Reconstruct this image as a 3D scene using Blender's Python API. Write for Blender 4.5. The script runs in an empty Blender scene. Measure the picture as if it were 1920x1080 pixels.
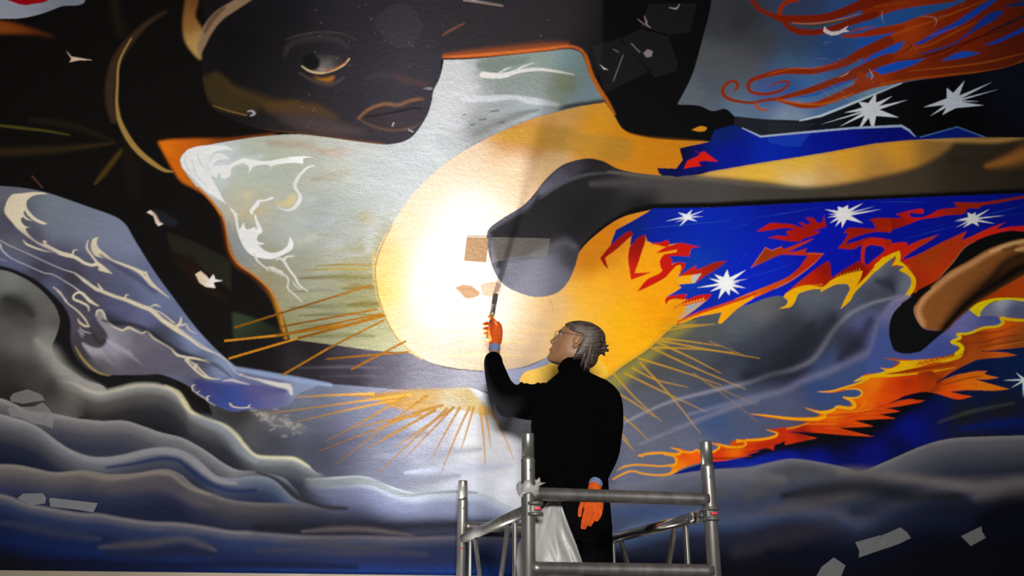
import bpy, bmesh, math, random
import numpy as np
from mathutils import Vector, Matrix, Quaternion
random.seed(7)

# ---------------------------------------------------------------- camera
CAM_Z = 1.60                      # eye height above the floor
FPX = 1830.0                      # focal length for a 1920 px wide frame
PITCH = 0.334
scene = bpy.context.scene
cam_d = bpy.data.cameras.new('camera'); cam = bpy.data.objects.new('camera', cam_d)
scene.collection.objects.link(cam)
cam_d.sensor_width = 36.0; cam_d.lens = 36.0 * FPX / 1920.0
cam.location = (0, 0, CAM_Z); cam.rotation_euler = (math.pi / 2 + PITCH, 0, 0)
cam_d.clip_start = 0.05; cam_d.clip_end = 100
scene.camera = cam
vs = scene.view_settings
vs.view_transform = 'Standard'; vs.look = 'None'; vs.gamma = 1.0; vs.use_curve_mapping = False
vs.exposure = 0.0

# ---------------------------------------------------------------- light
WORLD_S = 0.08
w = bpy.data.worlds.new('dim_hall'); scene.world = w; w.use_nodes = True
bg = w.node_tree.nodes['Background']
bg.inputs[0].default_value = (0.95, 0.97, 1.0, 1); bg.inputs[1].default_value = WORLD_S
# unseen soft fill, added behind and above the camera for frontal light
HALL_P = Vector((0.5, -4.5, CAM_Z + 1.6)); HALL_W = 125
hl = bpy.data.lights.new('hall_fill_light', 'AREA'); hl.shape = 'RECTANGLE'; hl.size = 2.0; hl.size_y = 1.0
hl.energy = HALL_W; hl.color = (1.0, 0.97, 0.93); hl.spread = math.radians(62)
hlo = bpy.data.objects.new('hall_fill_light', hl); scene.collection.objects.link(hlo)
hlo.location = HALL_P
HALL_T = Vector((0.15, 5.3, CAM_Z + 1.25))
hlo.rotation_euler = (HALL_T - HALL_P).to_track_quat('-Z', 'Y').to_euler()
# the work lamp standing beside the scaffold, aimed up at the mural: its reflector gives a tight beam inside a weak wide spill
LAMP_P = Vector((-0.70, 4.58, CAM_Z - 0.95)); LAMP_T = Vector((0.50, 5.40, CAM_Z + 9.6))
LAMPS = [('work_lamp_beam', 4500, 0.305), ('work_lamp_spill', 260, math.radians(75))]
for nm, watt, half in LAMPS:
    sl = bpy.data.lights.new(nm, 'SPOT'); sl.energy = watt; sl.spot_size = 2 * half; sl.spot_blend = 1.0
    sl.shadow_soft_size = 0.085; sl.color = (1.0, 0.985, 0.965)
    slo = bpy.data.objects.new(nm, sl); scene.collection.objects.link(slo)
    slo.location = LAMP_P; slo.rotation_euler = (LAMP_T - LAMP_P).to_track_quat('-Z', 'Y').to_euler()

# ---------------------------------------------------------------- geometry of the place
YAW = 0.238                                   # the tower and the wall are turned a little to the camera
EX = Vector((math.cos(YAW), math.sin(YAW), 0)); EN = Vector((-math.sin(YAW), math.cos(YAW), 0))   # along the wall, into the wall
FL = Vector((0.062, 3.794, 0)); TW, TL = 0.75, 1.34      # front left post of the tower, its width and length
WALL0 = FL + EN * (TL + 0.12)                 # a point on the wall face
PLAT_Z = CAM_Z - 0.27                         # platform of the tower
_c, _s = math.cos(PITCH), math.sin(PITCH)
def ray(u, v):
    a = (u - 960) / FPX; b = (540 - v) / FPX
    return Vector((a, _c - b * _s, _s + b * _c))
def at_depth(u, v, Y):
    r = ray(u, v); r = r * (Y / r.y); return Vector((r.x, r.y, r.z + CAM_Z))
def on_wall(u, v, off=0.0):
    r = ray(u, v); t = EN.dot(WALL0 - EN * off) / EN.dot(r)
    return Vector((r.x * t, r.y * t, r.z * t + CAM_Z))
def wall_coord(p): return (p - WALL0).dot(EX), p.z

# ---------------------------------------------------------------- helpers
COL = scene.collection
def link(o, parent=None):
    COL.objects.link(o)
    if parent is not None: o.parent = parent
    return o
def tag(o, label=None, cat=None, group=None, kind=None):
    if label: o['label'] = label
    if cat: o['category'] = cat
    if group: o['group'] = group
    if kind: o['kind'] = kind
    return o
def empty(name, loc, label, cat, group=None):
    o = bpy.data.objects.new(name, None); o.empty_display_size = 0.05; o.location = loc
    link(o); return tag(o, label, cat, group)
def mesh_obj(name, bm, mat, parent=None, smooth=True, origin=None):
    me = bpy.data.meshes.new(name)
    if smooth:
        for f in bm.faces: f.smooth = True
    bm.to_mesh(me); bm.free()
    if mat is not None: me.materials.append(mat)
    o = bpy.data.objects.new(name, me); link(o)
    if parent is not None:
        o.parent = parent; o.matrix_parent_inverse = Matrix.Translation(parent_loc(parent)).inverted()
    return o
def parent_loc(p):                # parts keep world coordinates in their mesh, so only a root is displaced
    return p.location.copy() if p.parent is None else Vector((0, 0, 0))
def node_mat(name, base, rough=0.6, metal=0.0, noise=None, bump=None, alpha=None, trans=0.0, emis=None, spec=None, sheen=None):
    m = bpy.data.materials.new(name); m.use_nodes = True
    nt = m.node_tree; b = nt.nodes['Principled BSDF']
    b.inputs['Base Color'].default_value = (*base, 1); b.inputs['Roughness'].default_value = rough
    b.inputs['Metallic'].default_value = metal
    if spec is not None: b.inputs['Specular IOR Level'].default_value = spec
    if trans: b.inputs['Transmission Weight'].default_value = trans
    if sheen: b.inputs['Sheen Weight'].default_value = sheen
    if alpha is not None: b.inputs['Alpha'].default_value = alpha
    if emis: b.inputs['Emission Color'].default_value = (*emis[0], 1); b.inputs['Emission Strength'].default_value = emis[1]
    tc = nt.nodes.new('ShaderNodeTexCoord')
    if noise:
        sc, amt, stretch = noise
        mp = nt.nodes.new('ShaderNodeMapping'); mp.inputs['Scale'].default_value = stretch
        n = nt.nodes.new('ShaderNodeTexNoise'); n.inputs['Scale'].default_value = sc; n.inputs['Detail'].default_value = 6
        nt.links.new(tc.outputs['Object'], mp.inputs[0]); nt.links.new(mp.outputs[0], n.inputs['Vector'])
        r = nt.nodes.new('ShaderNodeMapRange'); r.inputs['From Min'].default_value = 0.3; r.inputs['From Max'].default_value = 0.7
        r.inputs['To Min'].default_value = 1 - amt; r.inputs['To Max'].default_value = 1 + amt
        nt.links.new(n.outputs['Fac'], r.inputs['Value'])
        mx = nt.nodes.new('ShaderNodeMix'); mx.data_type = 'RGBA'; mx.blend_type = 'MULTIPLY'; mx.inputs['Factor'].default_value = 1
        mx.inputs['A'].default_value = (*base, 1); nt.links.new(r.outputs[0], mx.inputs['B'])
        nt.links.new(mx.outputs['Result'], b.inputs['Base Color'])
    if bump:
        sc, st, dist = bump
        n2 = nt.nodes.new('ShaderNodeTexNoise'); n2.inputs['Scale'].default_value = sc; n2.inputs['Detail'].default_value = 4
        nt.links.new(tc.outputs['Object'], n2.inputs['Vector'])
        bp = nt.nodes.new('ShaderNodeBump'); bp.inputs['Strength'].default_value = st; bp.inputs['Distance'].default_value = dist
        nt.links.new(n2.outputs['Fac'], bp.inputs['Height']); nt.links.new(bp.outputs[0], b.inputs['Normal'])
    return m
def frame_of(d):
    d = d.normalized(); a = Vector((0, 0, 1)) if abs(d.z) < 0.9 else Vector((1, 0, 0))
    x = d.cross(a).normalized(); return x, d.cross(x).normalized()
def add_tube(bm, pts, radii, n=16, cap=True, flat=None):
    """a tube through pts; flat=(wx, wz) squeezes the section"""
    pts = [Vector(p) for p in pts]
    if not hasattr(radii, '__len__'): radii = [radii] * len(pts)
    rings = []; px = None
    for i, p in enumerate(pts):
        d = (pts[min(i + 1, len(pts) - 1)] - pts[max(i - 1, 0)])
        if d.length < 1e-9: d = pts[-1] - pts[0]
        d.normalize()
        if px is None: x, y = frame_of(d)
        else:
            x = (px - d * px.dot(d)).normalized(); y = d.cross(x).normalized()
        px = x
        sx, sy = flat if flat else (1, 1)
        rings.append([bm.verts.new(p + x * (radii[i] * sx * math.cos(t)) + y * (radii[i] * sy * math.sin(t))) for t in [2 * math.pi * k / n for k in range(n)]])
    for a, b in zip(rings, rings[1:]):
        for k in range(n): bm.faces.new((a[k], a[(k + 1) % n], b[(k + 1) % n], b[k]))
    if cap:
        bm.faces.new(list(reversed(rings[0]))); bm.faces.new(rings[-1])
    return rings
def add_box(bm, c, sx, sy, sz, ax=None, ay=None, az=None, bev=0.0):
    ax = ax or Vector((1, 0, 0)); ay = ay or Vector((0, 1, 0)); az = az or Vector((0, 0, 1)); c = Vector(c)
    vs_ = [bm.verts.new(c + ax * (sx / 2 * i) + ay * (sy / 2 * j) + az * (sz / 2 * k)) for i in (-1, 1) for j in (-1, 1) for k in (-1, 1)]
    fs = [bm.faces.new([vs_[q] for q in f]) for f in ((0, 1, 3, 2), (4, 6, 7, 5), (0, 4, 5, 1), (2, 3, 7, 6), (0, 2, 6, 4), (1, 5, 7, 3))]
    if bev: bmesh.ops.bevel(bm, geom=list({e for f in fs for e in f.edges}), offset=bev, segments=2, affect='EDGES', profile=0.6)

# ---------------------------------------------------------------- the mural: paint engine
# The mural is painted on a canvas whose unit is one photo pixel, then carried to the wall's vertices as pigment (albedo).
U0, V0, CW, CH = -200, -140, 2330, 1236
canvas = np.zeros((CH, CW, 3), np.float32)
HALL_T5 = np.array([[0.481, 0.623, 0.717, 0.715, 0.599, 0.418, 0.235], [0.62, 0.8, 0.932, 0.952, 0.819, 0.597, 0.37], [0.715, 0.911, 1.09, 1.149, 0.999, 0.73, 0.479], [0.738, 0.93, 1.112, 1.186, 1.054, 0.786, 0.533], [0.708, 0.876, 1.014, 1.061, 0.962, 0.762, 0.534]])
def exposure_at(u, v):
    """how much light this spot of the wall gets: turns a colour seen in the photo into the pigment's own colour"""
    a = np.clip(u / 320.0, 0, 5.999); b = np.clip(v / 270.0, 0, 3.999); i, j = int(a), int(b); fa, fb = a - i, b - j
    T = HALL_T5
    e = (T[j, i] * (1 - fa) + T[j, i + 1] * fa) * (1 - fb) + (T[j + 1, i] * (1 - fa) + T[j + 1, i + 1] * fa) * fb
    p = on_wall(u, v); d = p - LAMP_P; r2 = d.length_squared; d.normalize(); ax = (LAMP_T - LAMP_P).normalized(); ct = d.dot(ax)
    for _, watt, half in LAMPS:
        t = min(1, max(0, (ct - math.cos(half)) / (1 - math.cos(half))))
        e += watt / (4 * math.pi ** 2) * t * t * (3 - 2 * t) * max(0, d.dot(EN)) / r2
    return e
def pigment(rgb, u, v):
    if len(rgb) == 4: return np.array(rgb[:3], np.float32)          # already an albedo
    c = np.array(rgb, np.float64) / 255.0; g = c.mean(); c = np.clip(g + (c - g) * 1.08, 0, 1) ** 1.10
    lin = np.where(c <= 0.04045, c / 12.92, ((c + 0.055) / 1.055) ** 2.4)
    return np.clip(lin / exposure_at(min(1920, max(0, u)), min(1080, max(0, v))), 0.002, 0.92).astype(np.float32)
def parse(s, T=None):
    out = []; x0, y0, k = T or (0, 0, 1.0)
    for t in s.split():
        sharp = t.endswith('*'); a, b = t.rstrip('*').split(',')
        out.append((x0 + float(a) / k, y0 + float(b) / k, sharp))
    return out
def catmull(P, closed, seg=7):
    n = len(P); res = []
    rng = range(n if closed else n - 1)
    for i in rng:
        p1, p2 = P[i], P[(i + 1) % n]
        p0 = P[i - 1] if (closed or i > 0) else p1
        p3 = P[(i + 2) % n] if (closed or i + 2 < n) else p2
        if p1[2]: p0 = p1
        if p2[2]: p3 = p2
        a0, a1, a2, a3 = (np.array(q[:2]) for q in (p0, p1, p2, p3))
        m1 = (a2 - a0) * 0.5; m2 = (a3 - a1) * 0.5
        if p1[2]: m1 = (a2 - a1) * 0.7
        if p2[2]: m2 = (a2 - a1) * 0.7
        L = np.linalg.norm(a2 - a1)                       # keep tangents from overshooting on uneven spacing
        for m in (m1, m2):
            l = np.linalg.norm(m)
            if l > L: m *= L / l
        for k in range(seg):
            t = k / seg; t2, t3 = t * t, t * t * t
            res.append(a1 * (2 * t3 - 3 * t2 + 1) + m1 * (t3 - 2 * t2 + t) + a2 * (-2 * t3 + 3 * t2) + m2 * (t3 - t2))
    if not closed: res.append(np.array(P[-1][:2]))
    return np.array(res)
def raster(poly):
    """anti-aliased coverage of a closed polygon: (mask, x0, y0) cut to the canvas"""
    p = poly - np.array([U0, V0])
    x0 = int(max(0, math.floor(p[:, 0].min()) - 1)); x1 = int(min(CW, math.ceil(p[:, 0].max()) + 2))
    y0 = int(max(0, math.floor(p[:, 1].min()) - 1)); y1 = int(min(CH, math.ceil(p[:, 1].max()) + 2))
    if x1 <= x0 or y1 <= y0: return None
    SS = 3; acc = np.zeros((y1 - y0, x1 - x0), np.float32)
    a = p; b = np.roll(p, -1, 0); ay, by = a[:, 1], b[:, 1]
    xs = np.arange(x0, x1)
    for j in range((y1 - y0) * SS):
        y = y0 + (j + 0.5) / SS
        c = (ay <= y) != (by <= y)
        if not c.any(): continue
        xi = np.sort(a[c, 0] + (y - ay[c]) / (by[c] - ay[c]) * (b[c, 0] - a[c, 0]))
        row = acc[j // SS]
        for q in range(0, len(xi) - 1, 2):
            l = int(max(x0, math.floor(xi[q]) - 1)) - x0; r = int(min(x1, math.ceil(xi[q + 1]) + 1)) - x0
            if r > l: row[l:r] += np.clip(np.minimum(xi[q + 1], xs[l:r] + 1) - np.maximum(xi[q], xs[l:r]), 0, 1) / SS
    return np.clip(acc, 0, 1), x0, y0
def box_blur(m, r):
    r = int(max(1, round(r)))
    for ax in (0, 1):
        for _ in range(2):
            pad = [(0, 0), (0, 0)]; pad[ax] = (r + 1, r)
            c = np.cumsum(np.pad(m, pad, mode='edge'), axis=ax, dtype=np.float64)
            n = m.shape[ax]
            m = ((c[2 * r + 1:2 * r + 1 + n] - c[:n]) if ax == 0 else (c[:, 2 * r + 1:2 * r + 1 + n] - c[:, :n])) / (2 * r + 1)
    return m.astype(np.float32)
def full(mask):
    F = np.zeros((CH, CW), np.float32); m, x0, y0 = mask; F[y0:y0 + m.shape[0], x0:x0 + m.shape[1]] = m; return F
def lay(mask, col, alpha, cx, cy, clip=None):
    m, x0, y0 = mask; h, w_ = m.shape
    reg = canvas[y0:y0 + h, x0:x0 + w_]
    if clip is not None: m = m * clip[y0:y0 + h, x0:x0 + w_]
    m = (m * alpha)[..., None]
    if isinstance(col, list):
        Y, X = np.mgrid[y0:y0 + h, x0:x0 + w_]; X = X + U0; Y = Y + V0
        num = np.zeros((h, w_, 3), np.float32); den = np.zeros((h, w_, 1), np.float32)
        ps = np.array([q[:2] for q in col], float); dn = np.hypot(ps[:, None, 0] - ps[None, :, 0], ps[:, None, 1] - ps[None, :, 1]) + np.eye(len(ps)) * 1e6
        for (u, v, c), e2 in zip(col, np.clip(dn.min(1) * 0.75, 12, 80) ** 2):
            k = (1.0 / ((X - u) ** 2 + (Y - v) ** 2 + e2) ** 2.2 * e2 ** 1.2)[..., None].astype(np.float32)
            num += k * pigment(c, u, v); den += k
        c = num / den
    else: c = pigment(col, cx, cy)
    reg += (c - reg) * m
def fill(s, col, T=None, sm=True, soft=0, alpha=1.0, clip=None):
    P = parse(s, T)
    poly = catmull(P, True) if sm else np.array([q[:2] for q in P])
    if soft:
        q = np.array([U0, V0]); lo = poly.min(0) - 3 * soft; hi = poly.max(0) + 3 * soft
        mk = raster(poly)
        if mk is None: return None
        F = np.pad(mk[0], int(3 * soft)); x0 = mk[1] - int(3 * soft); y0 = mk[2] - int(3 * soft)
        F = box_blur(F, soft)
        a = max(0, -x0); b = max(0, -y0); F = F[b:CH - y0, a:CW - x0]; mk = (F, max(0, x0), max(0, y0))
    else: mk = raster(poly)
    if mk is None: return None
    lay(mk, col, alpha, float(np.mean([q[0] for q in P])), float(np.mean([q[1] for q in P])), clip)
    return mk
def stroke(s, wd, col, T=None, soft=1.2, alpha=1.0, clip=None, sm=True, air=False):
    """a brush stroke; wd = half widths along it in the units of s; air = sprayed, fading to the rim"""
    k = (T or (0, 0, 1.0))[2]
    P = parse(s, T); pts = catmull(P, False) if (sm and len(P) > 2) else np.array([q[:2] for q in P])
    wd = list(wd) if hasattr(wd, '__len__') else [wd]
    w_ = np.interp(np.linspace(0, 1, len(pts)), np.linspace(0, 1, len(wd)) if len(wd) > 1 else [0], np.array(wd) / k)
    mx = w_.max() * (1.45 if air else 1) + soft + 2
    lo = pts.min(0) - mx - np.array([U0, V0]); hi = pts.max(0) + mx - np.array([U0, V0])
    x0, y0 = int(max(0, lo[0])), int(max(0, lo[1])); x1, y1 = int(min(CW, hi[0] + 1)), int(min(CH, hi[1] + 1))
    if x1 <= x0 or y1 <= y0: return
    M = np.zeros((y1 - y0, x1 - x0), np.float32)
    for i in range(len(pts) - 1):
        a, b = pts[i] - [U0, V0], pts[i + 1] - [U0, V0]; r = max(w_[i], w_[i + 1]) * (1.45 if air else 1) + soft + 1
        bx0 = int(max(x0, min(a[0], b[0]) - r)); bx1 = int(min(x1, max(a[0], b[0]) + r + 1)); by0 = int(max(y0, min(a[1], b[1]) - r)); by1 = int(min(y1, max(a[1], b[1]) + r + 1))
        if bx1 <= bx0 or by1 <= by0: continue
        Y, X = np.mgrid[by0:by1, bx0:bx1].astype(np.float32); X += 0.5; Y += 0.5
        d = b - a; L2 = max(1e-6, d @ d)
        t = np.clip(((X - a[0]) * d[0] + (Y - a[1]) * d[1]) / L2, 0, 1)
        dist = np.hypot(X - a[0] - t * d[0], Y - a[1] - t * d[1]); rad = w_[i] + t * (w_[i + 1] - w_[i])
        if air: m = np.clip((np.exp(-1.9 * (dist / np.maximum(rad, 0.5)) ** 2) - .018) / .982, 0, 1)
        else: m = np.clip((rad - dist) / soft + 0.5, 0, 1) * np.clip(rad * 2, 0, 1)
        sub = M[by0 - y0:by1 - y0, bx0 - x0:bx1 - x0]; np.maximum(sub, m, out=sub)
    c = pts[len(pts) // 2]
    lay((M, x0, y0), col, alpha, c[0], c[1], clip)
def star(s, cx, cy, core, col, T=None, alpha=1.0):
    P = parse(s, T); x0, y0, k = T or (0, 0, 1.0); cx, cy, core = x0 + cx / k, y0 + cy / k, core / k
    P.sort(key=lambda q: math.atan2(q[1] - cy, q[0] - cx)); n = len(P); out = []
    for i in range(n):
        out.append(P[i][:2]); a = math.atan2(P[i][1] - cy, P[i][0] - cx); b = math.atan2(P[(i + 1) % n][1] - cy, P[(i + 1) % n][0] - cx)
        if b <= a: b += 2 * math.pi
        m = (a + b) / 2; r = core * (1.0 if b - a < 1.2 else 0.8); out.append((cx + r * math.cos(m), cy + r * math.sin(m)))
    mk = raster(np.array(out)); lay(mk, col, alpha, cx, cy)
def ridge(s, L, R=None, T=None, x0=-200, x1=2130, soft=1.0, fl=0, fr=0):
    """a hill line: colour runs down from the crest through the stops (depth, rgb)"""
    P = catmull(parse(s, T), False, 10); us = np.arange(CW) + U0
    o = np.argsort(P[:, 0]); y = np.interp(us, P[o, 0], P[o, 1])
    R = R or L; V = (np.arange(CH) + V0)[:, None]; D = V - y[None, :]
    lo = max(0, int(max(x0, P[:, 0].min())) - U0); hi = min(CW, int(min(x1, P[:, 0].max())) - U0)
    D = D[:, lo:hi]; f = ((us[lo:hi] - us[lo]) / max(1, us[hi - 1] - us[lo]))[None, :, None]
    def ramp(S, u):
        st = [d for d, _ in S]; cs = np.array([pigment(c, u, float(np.interp(u, us, y)) + d) for d, c in S])
        return np.stack([np.interp(D, st, cs[:, q]) for q in range(3)], -1)
    c = ramp(L, us[lo] + 40) * (1 - f) + ramp(R, us[hi - 1] - 40) * f
    a = np.clip(D / soft + 0.5, 0, 1)
    q = np.arange(hi - lo)[None, :]
    if fl: a = a * np.clip(q / fl, 0, 1)
    if fr: a = a * np.clip((hi - lo - q) / fr, 0, 1)
    reg = canvas[:, lo:hi]; reg += (c - reg).astype(np.float32) * a[..., None].astype(np.float32)
def lines(s, wd, col, T=None, alpha=1.0):
    """straight rays, one per 'x,y>x,y'"""
    for t in s.split():
        a, b = t.split('>'); stroke(a + ' ' + b, wd, col, T, 1.0, alpha, sm=False)
def Q(c, r): return (480 * c, 360 * r, 3.0)

# ---------------------------------------------------------------- the mural: what is painted
TA = (1340, 0, 4.8); TB = (1620, 0, 4.8); TC = (1100, 380, 4.8); TD = (1400, 360, 5.538); TE = (1640, 360, 5.143); TF = (1400, 500, 4.5)
TG = (1640, 540, 5.143); TH = (1140, 780, 6.0); TI = (1400, 690, 5.4); TJ = (290, 250, 4.8); TK = (400, 380, 5.4); TL_ = (0, 340, 4.8)
TM = (100, 500, 4.8); TN = (330, 620, 5.4); TO = (800, 80, 4.0)
canvas[:] = (0.004, 0.003, 0.0025)
# --- dark upper left: garment folds, gold hem, white edge in the corner
fill('-220,-150 140,-150 160,0 115,12 80,25 40,34 0,35 -80,36 -220,40', [(20, 22, (138, 142, 152)), (120, 6, (110, 114, 124))])
fill('-220,-60 93,0 80,5 48,10 35,8 8,-2 -220,-60', (125, 8, 18), sm=False)
fill('-200,30 0,40 40,48 80,60 102,70 60,64 0,63 -200,60', [(0, 50, (120, 62, 22)), (90, 66, (60, 30, 12))], soft=3)
stroke('-30,232 40,240 90,246 130,253', [2, 2.5, 2, 1], (80, 76, 30), soft=3, alpha=.8)
stroke('-20,285 40,284 120,279 215,268', [10, 12, 9, 3], (44, 36, 16), air=True)
stroke('60,225 130,235 210,262', [6, 10, 4], (30, 24, 14), air=True)
stroke('228,282 210,305 192,328 178,345', [5, 7, 7, 3], (74, 58, 22), air=True)
stroke('228,60 216,20 212,-60', [14, 12, 16], (28, 20, 12), air=True)
stroke('236,270 246,310 252,360', [12, 18, 16], (26, 18, 10), air=True)
stroke('310,22 275,45 245,75 220,110 208,150 206,190 214,225', [2, 4, 7, 9, 9, 8, 6], (62, 46, 32), alpha=.8, soft=7)
stroke('246,72 224,115 220,160 219,195 224,225 238,255 258,282 284,304 308,319 324,322', [1.2, 2, 2.2, 2.6, 4, 5, 5, 4.5, 3, 1], (158, 130, 76), soft=2.5, alpha=.9)
fill('124,95* 134,106 140,107 174,113 150,113 138,115 130,117* 134,110', (190, 170, 150), sm=False)
stroke('60,330 80,352', .8, (110, 70, 60)); stroke('375,88 392,92 405,96', .8, (150, 140, 130))
fill('440,30 446,24 464,22 470,20 462,28 452,37 441,36', (130, 125, 130), sm=False, alpha=.7)
# --- the dark face
fill('396,-150 384,40 378,120 388,185 420,218 480,240 560,252 640,264 720,272 770,262 800,225 812,175 826,140 832,110 900,104 1000,96 1075,88 1100,110 1130,180 1180,250 1345,250 1380,215 1270,190 1335,0 1360,-150', [(640, 40, (.017, .015, .020, 1)), (760, 150, (.030, .027, .036, 1)), (650, 150, (.020, .018, .024, 1)), (450, 80, (.005, .004, .005, 1)), (530, 120, (.010, .009, .011, 1)), (520, 30, (.008, .007, .009, 1)), (900, 50, (.022, .019, .023, 1)), (1040, 60, (.020, .017, .020, 1)), (1200, 100, (.007, .006, .007, 1)), (420, 190, (.005, .004, .004, 1)), (560, 230, (.022, .018, .018, 1)), (1300, 240, (.003, .002, .003, 1))])
fill('1150,-140 1340,-140 1330,30 1300,130 1270,196 1310,198 1336,208 1360,205 1376,217 1362,228 1343,242 1338,256 1320,263 1260,262 1215,258 1180,250 1160,228 1140,190 1118,160 1130,100', (.0035, .003, .0035, 1), soft=3)
FACE = full(raster(catmull(parse('396,-150 384,40 378,120 388,185 420,218 480,240 560,252 640,264 720,272 770,262 800,225 812,175 826,140 832,110 1000,96 1140,-150'), True)))
fill('350,-140 347,0 343,40 345,70 356,92 376,112 374,92 372,84 382,62 366,30 372,0 372,-140', [(352, 40, (128, 88, 46)), (366, 85, (170, 140, 88)), (360, 0, (100, 66, 34))], soft=2)
stroke('480,-14 440,10 410,30 390,55 378,82 373,104', [7, 9, 10, 10, 8, 2], (140, 116, 92), soft=4, alpha=.85)
stroke('420,15 400,34 384,60', [3, 5, 3], (60, 44, 28), soft=3, alpha=.6)
stroke('560,190 520,196 480,186 440,172 405,142', [4, 14, 16, 16, 10], (74, 58, 30), air=True, alpha=.9, clip=FACE)
fill('500,196 550,192 592,196 612,206 638,226 600,216 560,215 520,214 496,206', (104, 78, 44), soft=5, clip=FACE, alpha=.6)
fill('520,216 600,218 640,232 690,248 620,254 560,244', (98, 82, 82), soft=6, clip=FACE, alpha=.7)
stroke('480,246 560,252 640,262 720,270', [5, 6, 6, 3], (110, 74, 44), air=True, clip=FACE)
fill('380,146 400,140 424,150 428,165 450,178 482,190 480,212 440,212 402,202 386,180', (62, 50, 28), soft=5, clip=FACE, alpha=.9)
stroke('464,209 472,208 477,213 470,217', [.8, 1.8, 2.4, 1.2], (180, 176, 186), soft=2, alpha=.8)
stroke('400,198 430,208 462,216', [1, 1.5, 1.5], (140, 110, 60), soft=1.5, alpha=.6)
stroke('536,74 560,66 600,60 640,63 668,74', [1.5, 2, 2, 1.5, 1], (84, 74, 68), soft=3, alpha=.5)
stroke('534,104 538,90 556,78 590,71 630,74 652,88', [5, 8, 9, 8, 5], (66, 58, 62), air=True, alpha=.6)
fill('565,124* 580,106 592,103 612,102 640,107 654,112* 645,121 626,131 602,137 582,134', [(612, 118, (104, 101, 100)), (632, 111, (66, 63, 66)), (648, 112, (54, 50, 54)), (604, 132, (150, 141, 130)), (580, 116, (22, 20, 22)), (610, 104, (56, 53, 57))], soft=2)
fill('567,122 570,106 584,100 598,110 600,122 592,131 578,131', (.006, .006, .006, 1), soft=1.5)
stroke('566,124 580,133 602,137 626,131 645,121 655,110', [1.2, 2, 2, 2, 2, 1.2], (206, 184, 146), soft=1.5)
stroke('610,135 630,128 650,116', 1.5, (170, 82, 48), soft=1.5, alpha=.8)
fill('586,143* 606,147 628,142* 622,152 608,153 596,149', (172, 114, 44), soft=1.5)
stroke('560,136 590,152 620,158 645,145', [2, 5, 6, 3], (90, 78, 72), air=True, alpha=.8)
stroke('730,142 760,150 800,158', [3, 9, 6], (98, 78, 74), air=True, alpha=.8)
stroke('680,148 720,140 760,140', [3, 9, 5], (80, 72, 80), air=True, alpha=.7)
fill('792,166* 806,163 812,166 806,169', (160, 155, 165), alpha=.8)
fill('671,222* 690,205 720,195 746,197 766,190 785,187 800,192 806,205 800,222 775,238 748,243 718,241 690,233', [(690, 222, (70, 60, 58)), (760, 205, (78, 68, 72)), (750, 230, (84, 74, 80)), (800, 210, (74, 68, 76))], soft=3, alpha=.6)
stroke('672,222 690,206 720,195 746,197 766,190 784,186 794,186', [2, 3, 3.4, 3, 3, 2.6, 1], (160, 120, 88), soft=4, alpha=.75)
stroke('672,222 690,233 718,242 748,244 776,238 790,230', [1.5, 2, 2.6, 2.4, 2, 1], (130, 104, 86), soft=3.5, alpha=.6)
stroke('684,219 720,214 752,208 772,203 792,204', [1.5, 2, 2.4, 2, 1], (44, 38, 42), soft=2, alpha=.8)
stroke('738,230 736,236', 1, (220, 215, 220)); stroke('766,243 774,247', 1.2, (210, 205, 210))
stroke('830,66 850,54 870,44', [1.5, 2.5, 1.5], (150, 100, 80), soft=3, alpha=.6)
stroke('832,104 880,100 960,94 1020,88 1062,84', [5, 9, 12, 12, 8], (150, 86, 52), air=True)
# --- pale water under the chin (neck and torso), with its orange rim
fill('296,266* 320,262 380,260 430,259 480,254 520,250 470,262 400,276 352,284 340,300 352,325 375,356 398,380 416,402 428,440 440,480 470,502 505,536 525,575 540,640 534,640 520,590 505,555 470,520 440,498 426,470 418,430 410,396 390,370 362,352 340,340 322,314', [(305, 272, (214, 122, 26)), (330, 300, (196, 106, 22)), (350, 262, (190, 100, 22)), (420, 262, (120, 62, 26)), (380, 364, (186, 108, 30)), (440, 490, (96, 46, 16)), (425, 440, (96, 44, 16)), (530, 610, (176, 130, 40)), (480, 515, (70, 34, 18))], soft=1.5)
RIM = '398,379 416,402 424,430 431,468 446,494 474,514 506,544 524,582 536,638'
NECK = '832,112* 880,111 960,103 1020,97 1066,92 1086,97 1096,112 1106,140 1120,166 1134,192* 1085,202 1045,212 1000,224 950,244 900,268 850,298 800,338 765,378 735,423 712,463 702,503 706,543 715,578 730,613 750,640 790,668* 700,659 620,648 545,640* 528,585 506,545 478,518 450,498 434,468 426,436 414,402 394,376 372,354 350,326 338,302 342,290 356,280 400,270 460,260 510,254 560,252 610,257 660,264 720,271 752,267 772,257 788,238 802,214 809,192 813,170 823,150 829,130'
neckm = fill(NECK, [(400, 300, (205, 212, 218)), (380, 330, (190, 200, 200)), (480, 320, (186, 196, 186)), (520, 290, (186, 190, 176)), (470, 380, (196, 190, 168)), (540, 420, (190, 196, 192)), (600, 300, (204, 206, 196)), (620, 400, (196, 204, 202)), (600, 500, (190, 192, 176)), (560, 560, (174, 174, 150)), (620, 600, (172, 172, 140)), (660, 550, (176, 172, 122)), (690, 470, (200, 196, 160)), (660, 420, (204, 208, 200)), (720, 320, (222, 228, 230)), (800, 290, (226, 232, 236)), (850, 200, (226, 226, 232)), (860, 140, (222, 224, 226)), (930, 130, (140, 152, 146)), (1000, 120, (150, 164, 160)), (1060, 120, (140, 162, 166)), (1100, 170, (136, 158, 166)), (1040, 155, (150, 158, 132)), (960, 170, (172, 176, 178)), (1000, 190, (188, 198, 206)), (930, 215, (180, 186, 190)), (900, 235, (166, 170, 168)), (440, 470, (140, 144, 146)), (500, 530, (160, 152, 124)), (540, 620, (150, 150, 104))])
NK = full(neckm)
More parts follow.
